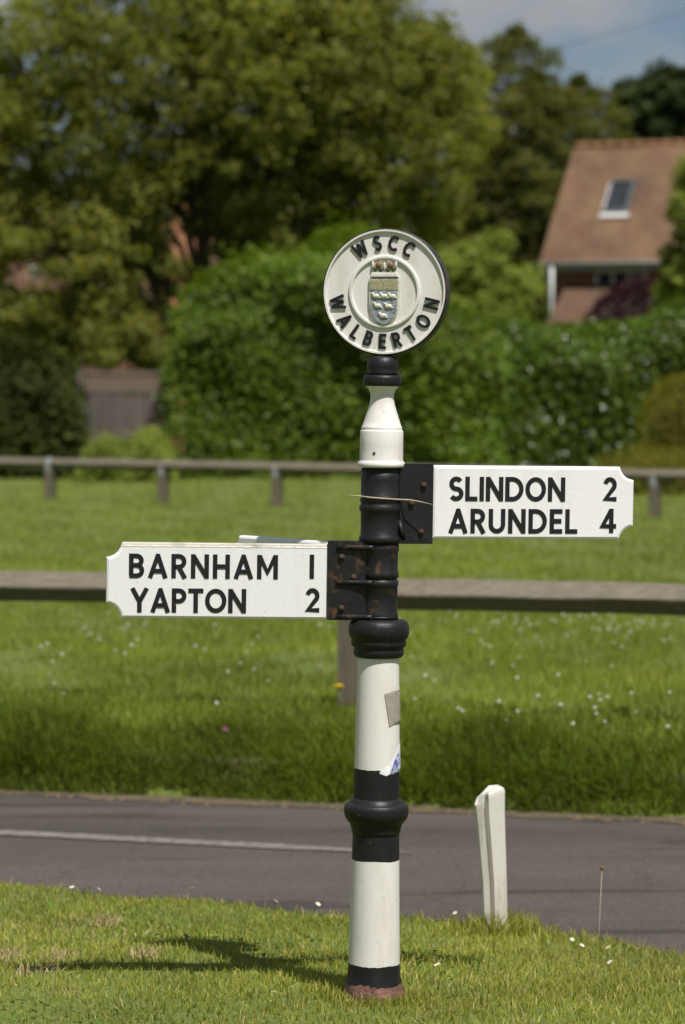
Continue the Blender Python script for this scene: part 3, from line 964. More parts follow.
# ---- twine snagged round the post, tape patch, torn paper
mb = MB()
pts = [(lx(344, 495), -0.045, zz(495)), (lx(355, 495), -0.052, zz(495.4)), (lx(362, 496), -0.048, zz(495.8))]
for i in range(9):
    a_ = R(200 + i * 17)
    pts.append((21.2 * S_ * math.cos(a_), 21.2 * S_ * math.sin(a_), zz(496.2 + i * 0.35)))
pts += [(lx(410, 499), -0.046, zz(499)), (lx(419, 500), -0.047, zz(500.4)), (lx(432, 503), -0.050, zz(503))]
mb.tube(pts, [0.0010, 0.0016] + [0.0023] * (len(pts) - 4) + [0.0016, 0.0008], 6)
mb.build('twine', M_straw, fp)

def wrap(name, outline, mat, lift=0.0012, par=fp):
    """patch stuck on the shaft: outline in photo px; small quads bent round the shaft"""
    mb = MB()
    y_lo = min(p[1] for p in outline); y_hi = max(p[1] for p in outline)
    nr = 14
    def span(y):
        xs_ = []
        k = len(outline)
        for i in range(k):
            (xa_, ya_), (xb_, yb_) = outline[i], outline[(i+1) % k]
            if (ya_ - y) * (yb_ - y) <= 0 and ya_ != yb_: xs_.append(xa_ + (xb_ - xa_) * (y - ya_) / (yb_ - ya_))
        return (min(xs_), max(xs_)) if xs_ else (0, 0)
    vs = []; fs = []
    nc = 28
    for i in range(nr + 1):
        y = lerp(y_lo + 0.01, y_hi - 0.01, i / nr)
        xa_, xb_ = span(y)
        r_ = np.interp(y, [662, 700, 740, 769], [20.8, 21.6, 22.4, 22.8]) + lift / S_
        for j in range(nc + 1):
            px = lerp(xa_, xb_, j / nc) - axis(y)
            if abs(px) <= r_: a_ = math.asin(px / r_)
            else: a_ = math.copysign(math.pi / 2 + (abs(px) - r_) / r_, px)
            vs.append((r_ * S_ * math.sin(a_), -r_ * S_ * math.cos(a_), zz(y)))
    for i in range(nr):
        for j in range(nc):
            a_ = i * (nc + 1) + j
            fs.append((a_, a_ + nc + 1, a_ + nc + 2, a_ + 1))
    mb.add(vs, fs, 0, True)
    return mb.build(name, mat, par)
wrap('tape_patch', [(384.5, 692.5), (404, 687), (406, 722), (389.5, 725.5)], M_sticker, 0.0022)
tp = wrap('torn_sticker', [(380, 769.5), (378.8, 773.5), (384, 772.6), (386, 774.6), (402, 774.2), (406, 738), (398.5, 745), (394, 757), (388, 764)], M_paper, 0.0012)
wrap('torn_print', [(390, 773), (394, 761), (398, 752), (404, 748), (404, 770), (398, 764), (393, 773.6)], M_blue, 0.0020, tp)

# ------------------------------------------------------------------ white marker post at the road edge
q = at(494, 912, 9.66)
prof2 = [(-.045, .012), (-.045, -.012), (-.026, -.024), (-.023, -.004), (-.015, -.002), (-.011, -.030), (.030, -.036), (.041, -.026), (.043, .020), (.010, .040), (-.03, .035)]
mb = MB()
vs = []; fs = []
k = len(prof2)
levels = [(-0.12, 0.88, 0.002), (0.0, 0.90, 0.002), (0.15, 0.92, 0.002), (0.30, 0.99, -0.002), (0.345, 1.02, -0.003)]
for zl, sc_, ox in levels:
    for (a_, b_) in prof2: vs.append((a_ * sc_ + ox + (0.008 if a_ > 0 else 0.010) * (1 - sc_) * 6 * (1 if a_ < -0.01 else 0.2), b_ * sc_, zl))
def top_h(a_): return 0.358 + 0.046 * max(0.0, min(1.0, (a_ + 0.045) / 0.06)) ** 0.7
for grow, dz in ((1.08, 0.0), (1.04, 0.010), (0.80, 0.016)):
    for (a_, b_) in prof2: vs.append((a_ * grow - 0.004, b_ * grow, top_h(a_) + dz))
nl = len(levels) + 3
for j in range(nl - 1):
    for i in range(k):
        i2 = (i + 1) % k
        fs.append((j*k+i, j*k+i2, (j+1)*k+i2, (j+1)*k+i))
fs.append(tuple((nl-1)*k + i for i in range(k)))
mb.add(vs, fs)
mp = mb.build('marker_post', M_plastic, None, (q.x, q.y, float(z_ground(q.x, q.y))), R(-8))
mp.rotation_euler = (0, R(-1.6), R(14)); mp.scale = (1, 1, 1.15)
tag(mp, 'short white plastic verge marker post leaning at the road edge', 'marker post')
# uncut tuft round its foot
n = 900
a_ = RNG.uniform(0, 6.28, n); r_ = np.abs(RNG.normal(0, 0.085, n)) + 0.02
x = q.x + 0.03 + r_ * 1.5 * np.cos(a_); y = q.y - 0.03 + r_ * np.sin(a_)
blades('tall_grass', x, y, RNG.uniform(0.035, 0.095, n) * np.exp(-r_ * 4) * 1.3, RNG.uniform(0.003, 0.006, n), M_lawn, 'uncut grass round the foot of the white marker post', 0.45)
# ragged tuft round the fingerpost foot
n = 1100
a_ = RNG.uniform(0, 6.28, n); r_ = 0.085 + np.abs(RNG.normal(0, 0.05, n))
x = fp.location.x + r_ * np.cos(a_); y = 8.0 + r_ * np.sin(a_)
blades('foot_grass', x, y, RNG.uniform(0.012, 0.04, n), RNG.uniform(0.003, 0.005, n), M_lawn, 'ragged grass round the foot of the fingerpost', 0.6)

# dry seed stalk
q0 = at(597, 928, 9.6); q1 = at(602, 868, 9.6)
zg = float(z_ground(q0.x, q0.y))
st = empty('seed_stalk', (q0.x, q0.y, zg)); tag(st, 'thin dry seed stalk standing up against the road', 'plant')
mb = MB(); top = Vector((q1.x - q0.x, 0, q1.z - zg)); mb.tube([(0, 0, -0.01), top * 0.5 + Vector((-0.003, 0, 0)), top], [0.0015, 0.0012, 0.0010], 6); mb.build('stem', M_straw, st)
mb = MB(); mb.ball(tuple(top), 0.006, 0, 8, 6, (1, 1, 1.4)); mb.build('seed_head', plain('seed_brown', (0.16, 0.10, 0.045), 0.9), st)

# dandelion by the rail post
q = at(339.5, 687, 14.95)
zg = float(z_ground(q.x, q.y))
dn = empty('dandelion', (q.x, q.y, zg)); tag(dn, 'yellow dandelion in long grass beside the rail post', 'flower')
mb = MB(); mb.tube([(0.01, 0, 0), (0.004, 0, (q.z - zg) * 0.6), (0, 0, q.z - zg)], 0.004, 6); mb.build('stem', plain('dandelion_stem', (0.10, 0.14, 0.04), 0.7), dn)
mb = MB()
for i in range(26):
    a_ = i * 2.399; t_ = 0.25 + 0.75 * (i / 25)
    ca, sa = math.cos(a_), math.sin(a_)
    l_ = 0.034 * t_; z_ = q.z - zg + 0.016 * (1.3 - t_)
    mb.add([(0, 0, q.z - zg), (ca*l_*.6 - sa*.006, sa*l_*.6 + ca*.006, z_), (ca*l_, sa*l_, z_ - 0.002), (ca*l_*.6 + sa*.006, sa*l_*.6 - ca*.006, z_)], [(0, 1, 2, 3)])
mb.ball((0, 0, q.z - zg), 0.014, 0, 8, 6, (1, 1, 0.8))
mb.build('flower_head', plain('dandelion_yellow', (0.75, 0.60, 0.02), 0.7, 0, 0.1), dn)

# daisies in the near verge
M_petal = plain('daisy_petal', (0.62, 0.62, 0.58), 0.7, 0, 0.05, 60)
M_eye = plain('daisy_eye', (0.62, 0.42, 0.03), 0.8, 0, 0.2, 60)
mb = MB()
for i in range(16):
    a_ = i * 2 * math.pi / 16
    ca, sa = math.cos(a_), math.sin(a_)
    mb.add([(0, 0, 0), (ca*.0075 - sa*.002, sa*.0075 + ca*.002, .001), (ca*.0105, sa*.0105, .002), (ca*.0075 + sa*.002, sa*.0075 - ca*.002, .001)], [(0, 1, 2, 3)], 0)
mb.ball((0, 0, 0.001), 0.0036, 1, 8, 5, (1, 1, 0.6))
mb.tube([(0, 0, -0.04), (0, 0, -0.001)], 0.0009, 5, 2)
dme = mb.mesh('daisy')
for m in (M_petal, M_eye, plain('daisy_stem', (0.08, 0.12, 0.03), 0.7)): dme.materials.append(m)
dz = [(40, 888), (72, 895), (90, 896), (99, 897), (140, 890), (156, 901), (192, 896), (276, 909), (308, 946), (129, 958), (101, 963), (147, 941), (274, 1002), (286, 1006), (318, 912),
      (455, 921), (572, 948), (582, 954), (608, 956), (615, 958), (638, 958), (667, 957), (610, 971), (437, 974), (449, 1008), (200, 925), (636, 972), (545, 935)]
first = None
for (px, py) in dz:
    Y = 8.5
    for _ in range(12):
        q = at(px, py, Y); zg = float(z_ground(q.x, q.y)) + 0.03
        Y = Y * (EYE - zg) / (EYE - q.z)
    Y = min(Y, float(y_near(q.x)) - 0.04)
    q = at(px, py, Y)
    if first is None:
        o = first = bpy.data.objects.new('daisy', dme)
    else: o = first.copy()
    COL.objects.link(o)
    o.location = (q.x, q.y, float(z_ground(q.x, q.y)) + 0.056)
    o.rotation_euler = (R(random.uniform(8, 42)), R(random.uniform(-20, 20)), random.uniform(0, 6))
    s_ = random.uniform(0.7, 1.0); o.scale = (s_, s_, s_)
    tag(o, 'small white daisy open in the short grass of the near verge', 'daisy', 'daisies in the near verge')


# ------------------------------------------------------------------ low rails
def rail_fence(name, posts, rail_pts, half, post_w, post_h, label, strap=True):
    """posts: (x, y, ground z); diamond-set rail through rail_pts"""
    root = empty(name, (posts[0][0], posts[0][1], 0))
    o0 = root.location
    tag(root, label, 'fence', None)
    for (pa, pb) in zip(rail_pts[:-1], rail_pts[1:]):
        a_ = Vector(pa) - o0; b_ = Vector(pb) - o0
        mb = MB()
        t_ = (b_ - a_).normalized(); side = Vector((t_.y, -t_.x, 0)); up = Vector((0, 0, 1))
        gap = 0.004
        vs = []; nseg = 10
        ring = [(0, 1), (0.08, 0.97), (0.97, 0.06), (0.97, -0.06), (0.06, -0.97), (-0.06, -0.97), (-0.97, -0.06), (-0.97, 0.06), (-0.08, 0.97)]
        for i in range(nseg + 1):
            p = lerp(a_ + t_ * gap, b_ - t_ * gap, i / nseg) + up * random.uniform(-0.004, 0.004)
            for (s1, s2) in ring:
                vs.append(p + side * (half * s1 + random.uniform(-.002, .002)) + up * (half * s2 + random.uniform(-.002, .002)))
        k = len(ring); fs = []
        for i in range(nseg):
            for j in range(k):
                j2 = (j + 1) % k
                fs.append((i*k+j, i*k+j2, (i+1)*k+j2, (i+1)*k+j))
        fs.append(tuple(reversed(range(k)))); fs.append(tuple(nseg*k + j for j in range(k)))
        mb.add(vs, fs)
        mb.build('rail', M_rail, root)
    for (x_, y_, z_) in posts:
        mb = MB()
        w = post_w / 2
        ph = post_h + random.uniform(-0.01, 0.01)
        # post with a V notch in its top
        outline = [(-w, -0.25), (w, -0.25), (w, ph), (w * 0.75, ph), (0, ph - half * 0.9), (-w * 0.75, ph), (-w, ph)]
        n0 = len(mb.v)
        mb.v += [(-w, b_, a2) if False else (s1 * w, a2, b_) for s1 in (-1, 1) for (a2, b_) in outline]
        kk = len(outline)
        mb.f.append(tuple(n0 + i for i in reversed(range(kk)))); mb.f.append(tuple(n0 + kk + i for i in range(kk)))
        mb.m += [0, 0]; mb.sm += [False, False]
        for i in range(kk):
            i2 = (i + 1) % kk
            mb.f.append((n0 + i, n0 + i2, n0 + kk + i2, n0 + kk + i)); mb.m.append(0); mb.sm.append(False)
        po = mb.build('post', M_railpost, root, Vector((x_, y_, z_)) - o0, R(random.uniform(-14, -20)))
        if strap:
            mb = MB()
            sw = 0.028
            h0 = ph - half * 0.9 + half            # rail centre height
            pts = [(-w - .003, ph - 0.12), (-w - .003, h0 + 0.004), (-half * 0.98 - .002, h0 + .004), (0, h0 + half + .005), (half * 0.98 + .002, h0 + .004), (w + .003, h0 + .004), (w + .003, ph - 0.12)]
            vs = []; fs = []
            for (a2, b_) in pts:
                vs += [(-sw, a2, b_), (sw, a2, b_)]
            for i in range(len(pts) - 1): fs.append((2*i, 2*i+1, 2*i+3, 2*i+2))
            mb.add(vs, fs)
            so = mb.build('strap', M_galv, po)
            sol = so.modifiers.new('thick', 'SOLIDIFY'); sol.thickness = 0.003; sol.offset = 1
    return root

def y_rail(x): return 15.3 - 0.314 * x
posts = []; pts = []
hz = 0.605
for x_ in (-6.6, -3.25, 0.06, 3.3, 6.6):
    y_ = y_rail(x_)
    posts.append((x_, y_ , float(z_ground(x_, y_))))
for x_ in (-9.9, -6.6, -3.25, 0.06, 3.3, 6.6, 9.9):
    pts.append((x_, y_rail(x_), hz))
rail_fence('rail_fence', posts, pts, 0.080, 0.14, 0.55, 'nearer low timber rail fence with a diamond set rail behind the fingerpost', False)
posts = []; pts = []
A = at(50, 463, 46.0); B_ = at(655, 475, 39.5)
def far_xy(px):
    t_ = (px - 50) / 605.0
    # solve along the straight line A-B for this column
    lo, hi = -2.0, 3.0
    for _ in range(40):
        m_ = (lo + hi) / 2
        p = A.lerp(B_, m_) if 0 <= m_ <= 1 else A + (B_ - A) * m_
        if p.x / p.y * F + 342.5 < px: lo = m_
        else: hi = m_
    p = A + (B_ - A) * ((lo + hi) / 2)
    return p
for px in (-410, -295, -180, -65, 50, 163, 277, 398, 523, 655, 790, 925, 1060):
    p = far_xy(px); posts.append((p.x, p.y, float(z_ground(p.x, p.y))))
    pts.append((p.x, p.y, p.z))
rail_fence('rail_fence', posts, pts, 0.075, 0.14, 0.56, 'farther low timber rail fence in front of the hedges')


# ------------------------------------------------------------------ foliage
def leaves_from(points, normals, size, aspect=0.55):
    """one folded rhombus per point; returns verts, faces"""
    n = len(points)
    nr = normals / np.maximum(1e-6, np.linalg.norm(normals, axis=1, keepdims=True))
    rnd = RNG.normal(0, 1, (n, 3))
    t1 = np.cross(nr, rnd); t1 /= np.maximum(1e-6, np.linalg.norm(t1, axis=1, keepdims=True))
    t2 = np.cross(nr, t1)
    s = size[:, None]
    a = points - t1 * s * 0.5
    c = points + t1 * s * 0.5 - nr * s * 0.12
    b = points + t2 * s * 0.5 * aspect + nr * s * 0.06
    d = points - t2 * s * 0.5 * aspect + nr * s * 0.06
    v = np.stack([a, b, c, d], 1).reshape(-1, 3)
    k = np.arange(n) * 4
    return v, [np.stack([k, k + 1, k + 2], 1), np.stack([k, k + 2, k + 3], 1)]


def clump_leaves(centers, radii, per, size, flat=0.75, up=0.6, tint_sd=0.18, shell=0.45):
    centers = np.asarray(centers); radii = np.asarray(radii)
    nC = len(centers)
    idx = np.repeat(np.arange(nC), per)
    n = len(idx)
    d = RNG.normal(0, 1, (n, 3)); d /= np.linalg.norm(d, axis=1, keepdims=True)
    r = RNG.uniform(0, 1, n) ** shell
    off = d * (r * radii[idx])[:, None]
    off[:, 2] *= flat
    p = centers[idx] + off
    nrm = d * 0.8 + np.array([0, 0, up]) + RNG.normal(0, 0.55, (n, 3))
    ct = RNG.normal(0.5, 0.11, nC)
    t = np.clip(ct[idx] + RNG.normal(0, tint_sd, n), 0, 1)
    sz = size * RNG.uniform(0.6, 1.3, n)
    return p, nrm, sz, t


def crown_mesh(name, p, nrm, sz, t, aspect=0.55):
    v, f = leaves_from(p, nrm, sz, aspect)
    return np_mesh(name, v, f, np.repeat(t, 4))


def ellipsoid_points(c, r, n, hollow=0.45):
    d = RNG.normal(0, 1, (n, 3)); d /= np.linalg.norm(d, axis=1, keepdims=True)
    rr = RNG.uniform(hollow ** 3, 1, n) ** (1 / 3)
    return np.asarray(c) + d * rr[:, None] * np.asarray(r)


def trunk_mesh(base, top, r0, r1, limbs, seg=9):
    """base, top vectors in local coordinates; limbs: list of (t along trunk, end point)"""
    mb = MB()
    base = Vector(base); top = Vector(top)
    pts = []; rd = []
    for i in range(7):
        t = i / 6
        pts.append(base.lerp(top, t) + Vector((math.sin(t * 5) * 0.08, math.cos(t * 4) * 0.06, 0)) * (r0 * 4))
        rd.append(lerp(r0, r1, t ** 0.8) * (1.35 if i == 0 else 1))
    mb.tube(pts, rd, seg)
    for t, e in limbs:
        s = pts[min(6, int(t * 6))]
        e = Vector(e)
        m1 = s.lerp(e, 0.4) + Vector((0, 0, (e - s).length * 0.10)); m2 = s.lerp(e, 0.75) + Vector((0, 0, (e - s).length * 0.06))
        rr = lerp(r0, r1, t) * 0.5
        mb.tube([s, m1, m2, e], [rr, rr * 0.7, rr * 0.4, rr * 0.15], 6)
    return mb


def px_ell(cx, cy, rx, ry, Y, ry_depth=None):
    """ellipsoid given in photo pixels at distance Y -> centre, radii in metres"""
    k = Y / F
    c = at(cx, cy, Y)
    return np.array(c), np.array([rx * k, ry_depth if ry_depth else rx * k, ry * k])


def make_tree(name, base_px, Y, ells, n_clumps, clump_r, per, leaf, mat, label, group=None, r0=0.25, flat=0.75, top_px=None, n_limbs=14, up=0.6, hollow=0.45, aspect=0.6, gaps=None):
    bx = (base_px - 342.5) / F * Y
    root = empty(name, (bx, Y, 0)); o0 = np.array([bx, Y, 0.0])
    tag(root, label, 'tree', group)
    vol = np.array([np.prod(r) ** (2 / 3) for _, r in ells]); vol = vol / vol.sum()
    C = np.concatenate([ellipsoid_points(c, r, max(3, int(n_clumps * w)), hollow) for (c, r), w in zip(ells, vol)]) - o0
    C = C[C[:, 2] > 0.5]
    for (ga, gb, gz0, gz1, pr) in (gaps or []):
        inside = (C[:, 0] + bx > ga - 0.2) & (C[:, 0] + bx < gb + 0.2) & (C[:, 2] > gz0) & (C[:, 2] < gz1)
        C = C[~(inside & (RNG.uniform(0, 1, len(C)) < pr))]
    rad_ = clump_r * RNG.uniform(0.55, 1.35, len(C))
    p, nr, sz, t = clump_leaves(C, rad_, per, leaf, flat, up)
    zmax = C[:, 2].max()
    ctr = C.mean(0)
    limbs = []
    sel = RNG.choice(len(C), min(n_limbs, len(C)), replace=False)
    for i in sel:
        limbs.append((float(np.clip(C[i][2] / zmax * 0.75, 0.25, 0.95)), tuple(C[i])))
    top = (ctr[0] * 0.5, ctr[1] * 0.5, zmax * 0.82)
    trunk_mesh((0, 0, -0.1), top, r0, r0 * 0.25, limbs).build('trunk', M_bark, root)
    link('crown', crown_mesh('crown', p, nr, sz, t, aspect), mat, root)
    return root


M_leaf_oak = leafy('olive_leaf', (0.146, 0.172, 0.036), (0.210, 0.234, 0.050), (0.290, 0.288, 0.078), 0.6, 0.2, 0.60, 0.35)
M_leaf_pale = leafy('pale_leaf', (0.150, 0.205, 0.030), (0.230, 0.295, 0.045), (0.32, 0.36, 0.08), 0.6, 0.25, 0.42, 0.5)
M_leaf_cedar = leafy('cedar_needles', (0.058, 0.072, 0.017), (0.102, 0.116, 0.024), (0.23, 0.21, 0.045), 0.6, 0.2, 0.5, 0.4)
M_leaf_pine = leafy('pine_needles', (0.018, 0.030, 0.010), (0.034, 0.052, 0.014), (0.064, 0.084, 0.022), 0.7, 0.15, 0.15, 0.4)
M_leaf_laurel = leafy('laurel_leaf', (0.068, 0.118, 0.010), (0.122, 0.190, 0.016), (0.205, 0.280, 0.030), 0.40, 0.22, 0.38, 0.5, (1.2, 1.3, 0.35))
M_leaf_laurel2 = leafy('laurel_leaf_deep', (0.050, 0.092, 0.010), (0.096, 0.155, 0.016), (0.180, 0.250, 0.030), 0.23, 0.42, 0.34, 0.5, (1.2, 1.3, 0.35))
M_leaf_gold = leafy('golden_leaf', (0.105, 0.110, 0.012), (0.175, 0.172, 0.016), (0.25, 0.235, 0.028), 0.65, 0.2, 0.4, 0.8)
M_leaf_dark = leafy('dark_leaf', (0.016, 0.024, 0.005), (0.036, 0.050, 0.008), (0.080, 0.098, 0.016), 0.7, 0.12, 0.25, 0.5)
M_leaf_purple = leafy('purple_leaf', (0.022, 0.008, 0.010), (0.045, 0.014, 0.018), (0.080, 0.026, 0.026), 0.5, 0.3, 0.25, 0.8, (1.2, 0.6, 0.6))

# big broadleaf tree filling the upper left
Yt = 66.0
ells = [px_ell(195, 85, 225, 185, Yt, 4.0), px_ell(60, 275, 150, 90, Yt - 1.5, 2.4), px_ell(392, 140, 98, 115, Yt, 2.8), px_ell(215, 215, 150, 70, Yt, 2.4), px_ell(-60, 170, 120, 130, Yt, 3.0), px_ell(305, 20, 105, 110, Yt, 3), px_ell(428, 80, 60, 58, Yt + 1, 2.2), px_ell(25, 335, 95, 42, Yt - 2, 1.6), px_ell(122, 345, 60, 24, Yt - 3, 1.2)]
TREE_GAP = [(at(168, 300, Yt).x, at(212, 300, Yt).x, at(0, 352, Yt).z, at(0, 196, Yt).z, 0.9), (at(18, 300, Yt).x, at(50, 300, Yt).x, at(0, 300, Yt).z, at(0, 262, Yt).z, 0.97)]
make_tree('broadleaf_tree', 206, Yt, ells, 2900, 0.46, 74, 0.15, M_leaf_oak, 'big olive green broadleaf tree filling the upper left behind the laurel hedge', None, 0.27, 0.75, None, 60, 0.35, 0.2, 0.6, TREE_GAP)


def conifer(name, base_px, Y, top_py, half_px, mat, label, tiers=26, per_bough=230, leaf=0.17, lean=0.0, droop=0.22, start=0.1, lump=0.36):
    bx = (base_px - 342.5) / F * Y
    root = empty(name, (bx, Y, 0)); tag(root, label, 'tree', 'conifers behind the house')
    Htop = at(base_px, top_py, Y).z; Rm = half_px * Y / F
    P = []; NN = []; SZ = []; T = []
    mb = MB()
    mb.tube([(0, 0, -0.1), (lean * 0.3, 0, Htop * 0.5), (lean, 0, Htop * 0.98)], [0.30, 0.18, 0.03], 9)
    for i in range(tiers):
        t = i / (tiers - 1)
        z = lerp(Htop * start, Htop * 0.97, t)
        L = Rm * (1 - t) ** 0.5 * random.uniform(0.75, 1.1) + 0.25
        nb = 7 if t < 0.7 else 5
        a0 = random.uniform(0, 6.28)
        for b_ in range(nb):
            a_ = a0 + b_ * 2 * math.pi / nb + random.uniform(-0.3, 0.3)
            Lb = L * random.uniform(0.65, 1.18)
            m_ = int(per_bough * (0.35 + 0.65 * (1 - t)))
            s_ = RNG.uniform(0.12, 1, m_) ** 0.7
            rise = 0.30 * Lb * s_ - droop * Lb * s_ ** 2 * 2.0
            wid = lump * (1.15 - s_) * (0.35 + Lb * 0.35) + 0.08
            lat = RNG.normal(0, 1, m_) * wid
            zz_ = z + rise + RNG.normal(0, 0.12, m_) - np.abs(lat) * 0.2
            x_ = lean * t + math.cos(a_) * Lb * s_ - math.sin(a_) * lat
            y_ = math.sin(a_) * Lb * s_ + math.cos(a_) * lat
            P.append(np.stack([x_, y_, zz_], 1))
            NN.append(RNG.normal(0, 0.5, (m_, 3)) + np.array([math.cos(a_) * 0.3, math.sin(a_) * 0.3, 1.0]))
            SZ.append(leaf * RNG.uniform(0.6, 1.3, m_))
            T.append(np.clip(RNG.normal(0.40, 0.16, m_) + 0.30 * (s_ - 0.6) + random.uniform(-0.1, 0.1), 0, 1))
            if b_ % 2 == 0: mb.tube([(lean * t, 0, z), (lean * t + math.cos(a_) * Lb * 0.5, math.sin(a_) * Lb * 0.5, z + 0.1 * Lb), (lean * t + math.cos(a_) * Lb * 0.9, math.sin(a_) * Lb * 0.9, z + (0.27 - droop * 1.6) * Lb)], [0.06, 0.04, 0.012], 5)
    mb.build('trunk', M_bark, root)
    link('crown', crown_mesh('crown', np.concatenate(P), np.concatenate(NN), np.concatenate(SZ), np.concatenate(T), 0.38), mat, root)
    return root


conifer('cedar_tree', 490, 108.0, 20, 175, M_leaf_cedar, 'tall dark cedar with a layered crown, rising right of the broadleaf tree', 30, 430, 0.22, 0.9, 0.12, 0.1, 0.5)
conifer('cedar_tree', 578, 112.0, 70, 160, M_leaf_cedar, 'lower yellowish conifer left of the tiled house roof', 26, 450, 0.22, 0.0, 0.16, 0.1, 0.5)
conifer('cedar_tree', 535, 106.0, 66, 165, M_leaf_cedar, 'shaded conifer between the tall cedar and the yellowish one', 26, 420, 0.22, 0.0, 0.16, 0.1, 0.5)

Yp = 126.0
make_tree('pine_tree', 668, Yp, [px_ell(668, 100, 58, 34, Yp, 2.2), px_ell(700, 120, 70, 40, Yp, 2.2), px_ell(645, 130, 40, 45, Yp, 2)], 240, 0.6, 170, 0.22, M_leaf_pine, 'dark round topped pine far behind the tiled roof', None, 0.3, 0.6)
Yb = 76.0
make_tree('garden_tree', 706, Yb, [px_ell(708, 240, 42, 88, Yb, 1.4), px_ell(712, 300, 52, 60, Yb, 1.5)], 200, 0.34, 170, 0.13, M_leaf_pale, 'feathery green tree overlapping the right end of the house', None, 0.14, 0.8)
make_tree('garden_tree', 488, 74.0, [px_ell(482, 285, 56, 50, 74.0, 1.6), px_ell(445, 300, 55, 50, 74.0, 1.6)], 130, 0.40, 190, 0.11, M_leaf_pale, 'soft pale green bushy tree behind the hedge, left of the house', None, 0.12, 0.8)


# ---- hedges: leaf shell over a twiggy core, each one mesh
def hedge(name, Y, profile, depth, n_leaves, leaf, mat, label, bumps=0.35, cat='hedge', seed=0, aspect=0.5, base=None):
    """profile: (px, top row) outline of the hedge in the photo; base on the ground at distance Y"""
    k = Y / F
    pts = np.array([((px - 342.5) * k, at(px, py, Y).z) for px, py in profile])
    x0, x1 = pts[0, 0], pts[-1, 0]
    cx = (x0 + x1) / 2
    rs = np.random.default_rng(100 + seed)
    ph = rs.uniform(0, 6.28, (14, 1)); fr_ = rs.uniform(0.5, 2.6, (14, 3)); am = rs.uniform(0.4, 1, 14)
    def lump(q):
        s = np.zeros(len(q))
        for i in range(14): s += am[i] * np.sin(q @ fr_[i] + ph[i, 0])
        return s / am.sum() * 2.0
    n = n_leaves
    # pick a spot on front, top, ends or back of the body
    xx = rs.uniform(x0, x1, n); top = np.interp(xx, pts[:, 0], pts[:, 1])
    which = rs.uniform(0, 1, n)
    yy = np.where(which < 0.62, -depth / 2, np.where(which < 0.9, rs.uniform(-depth / 2, depth / 2, n), depth / 2))
    hz_ = np.where((which < 0.62) | (which >= 0.9), rs.uniform(0, 1, n) ** 0.9 * top, top)
    nrm = np.stack([rs.normal(0, 0.25, n), np.where(which < 0.62, -1.0, np.where(which < 0.9, 0, 1.0)), np.where((which >= 0.62) & (which < 0.9), 1.0, 0.35)], 1)
    # round the top edges and the ends
    edge_ = np.clip((hz_ / top - 0.72) / 0.28, 0, 1)
    yy = yy * (1 - 0.45 * edge_ ** 2)
    hz_ = hz_ - (np.abs(yy) / (depth / 2)) ** 2 * 0.12 * top * edge_
    q = np.stack([xx, yy * 1.4, hz_], 1)
    lm_ = lump(q)
    out = nrm / np.linalg.norm(nrm, axis=1, keepdims=True)
    p = np.stack([xx - cx, yy, hz_], 1) + out * (bumps * lm_)[:, None] - out * (rs.uniform(0, 1, n) ** 1.6 * 0.38)[:, None]
    p += rs.normal(0, 0.05, (n, 3))
    shoot = rs.uniform(0, 1, n) < 0.07
    p[shoot] += out[shoot] * rs.exponential(0.16, (int(shoot.sum()), 1)) * min(1.0, bumps * 3)
    ok = p[:, 2] > 0.02
    p, out, lm_ = p[ok], out[ok], lm_[ok]
    nn = out * 0.7 + np.array([0, 0, 0.45]) + rs.normal(0, 0.5, p.shape)
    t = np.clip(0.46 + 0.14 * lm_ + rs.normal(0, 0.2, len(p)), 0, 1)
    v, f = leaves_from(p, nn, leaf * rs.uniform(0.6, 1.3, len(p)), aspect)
    # core body
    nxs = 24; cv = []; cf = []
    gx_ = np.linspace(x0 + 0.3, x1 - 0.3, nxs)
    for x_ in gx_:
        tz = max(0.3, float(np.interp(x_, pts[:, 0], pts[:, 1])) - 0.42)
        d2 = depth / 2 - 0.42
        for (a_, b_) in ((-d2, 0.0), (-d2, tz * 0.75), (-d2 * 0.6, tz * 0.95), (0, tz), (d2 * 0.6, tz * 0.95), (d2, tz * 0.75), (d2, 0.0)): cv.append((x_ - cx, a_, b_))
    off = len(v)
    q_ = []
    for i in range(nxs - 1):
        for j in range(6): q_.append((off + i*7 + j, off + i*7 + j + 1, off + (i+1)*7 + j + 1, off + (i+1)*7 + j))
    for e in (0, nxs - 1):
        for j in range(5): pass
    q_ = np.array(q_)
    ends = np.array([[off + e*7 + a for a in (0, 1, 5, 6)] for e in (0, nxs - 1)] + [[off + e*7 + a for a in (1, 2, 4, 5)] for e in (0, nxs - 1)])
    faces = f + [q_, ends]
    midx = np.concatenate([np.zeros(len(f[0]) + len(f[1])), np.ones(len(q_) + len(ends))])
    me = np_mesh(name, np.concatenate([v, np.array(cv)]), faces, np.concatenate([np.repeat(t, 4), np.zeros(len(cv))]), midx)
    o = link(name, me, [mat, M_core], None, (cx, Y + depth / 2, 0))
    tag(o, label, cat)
    return o


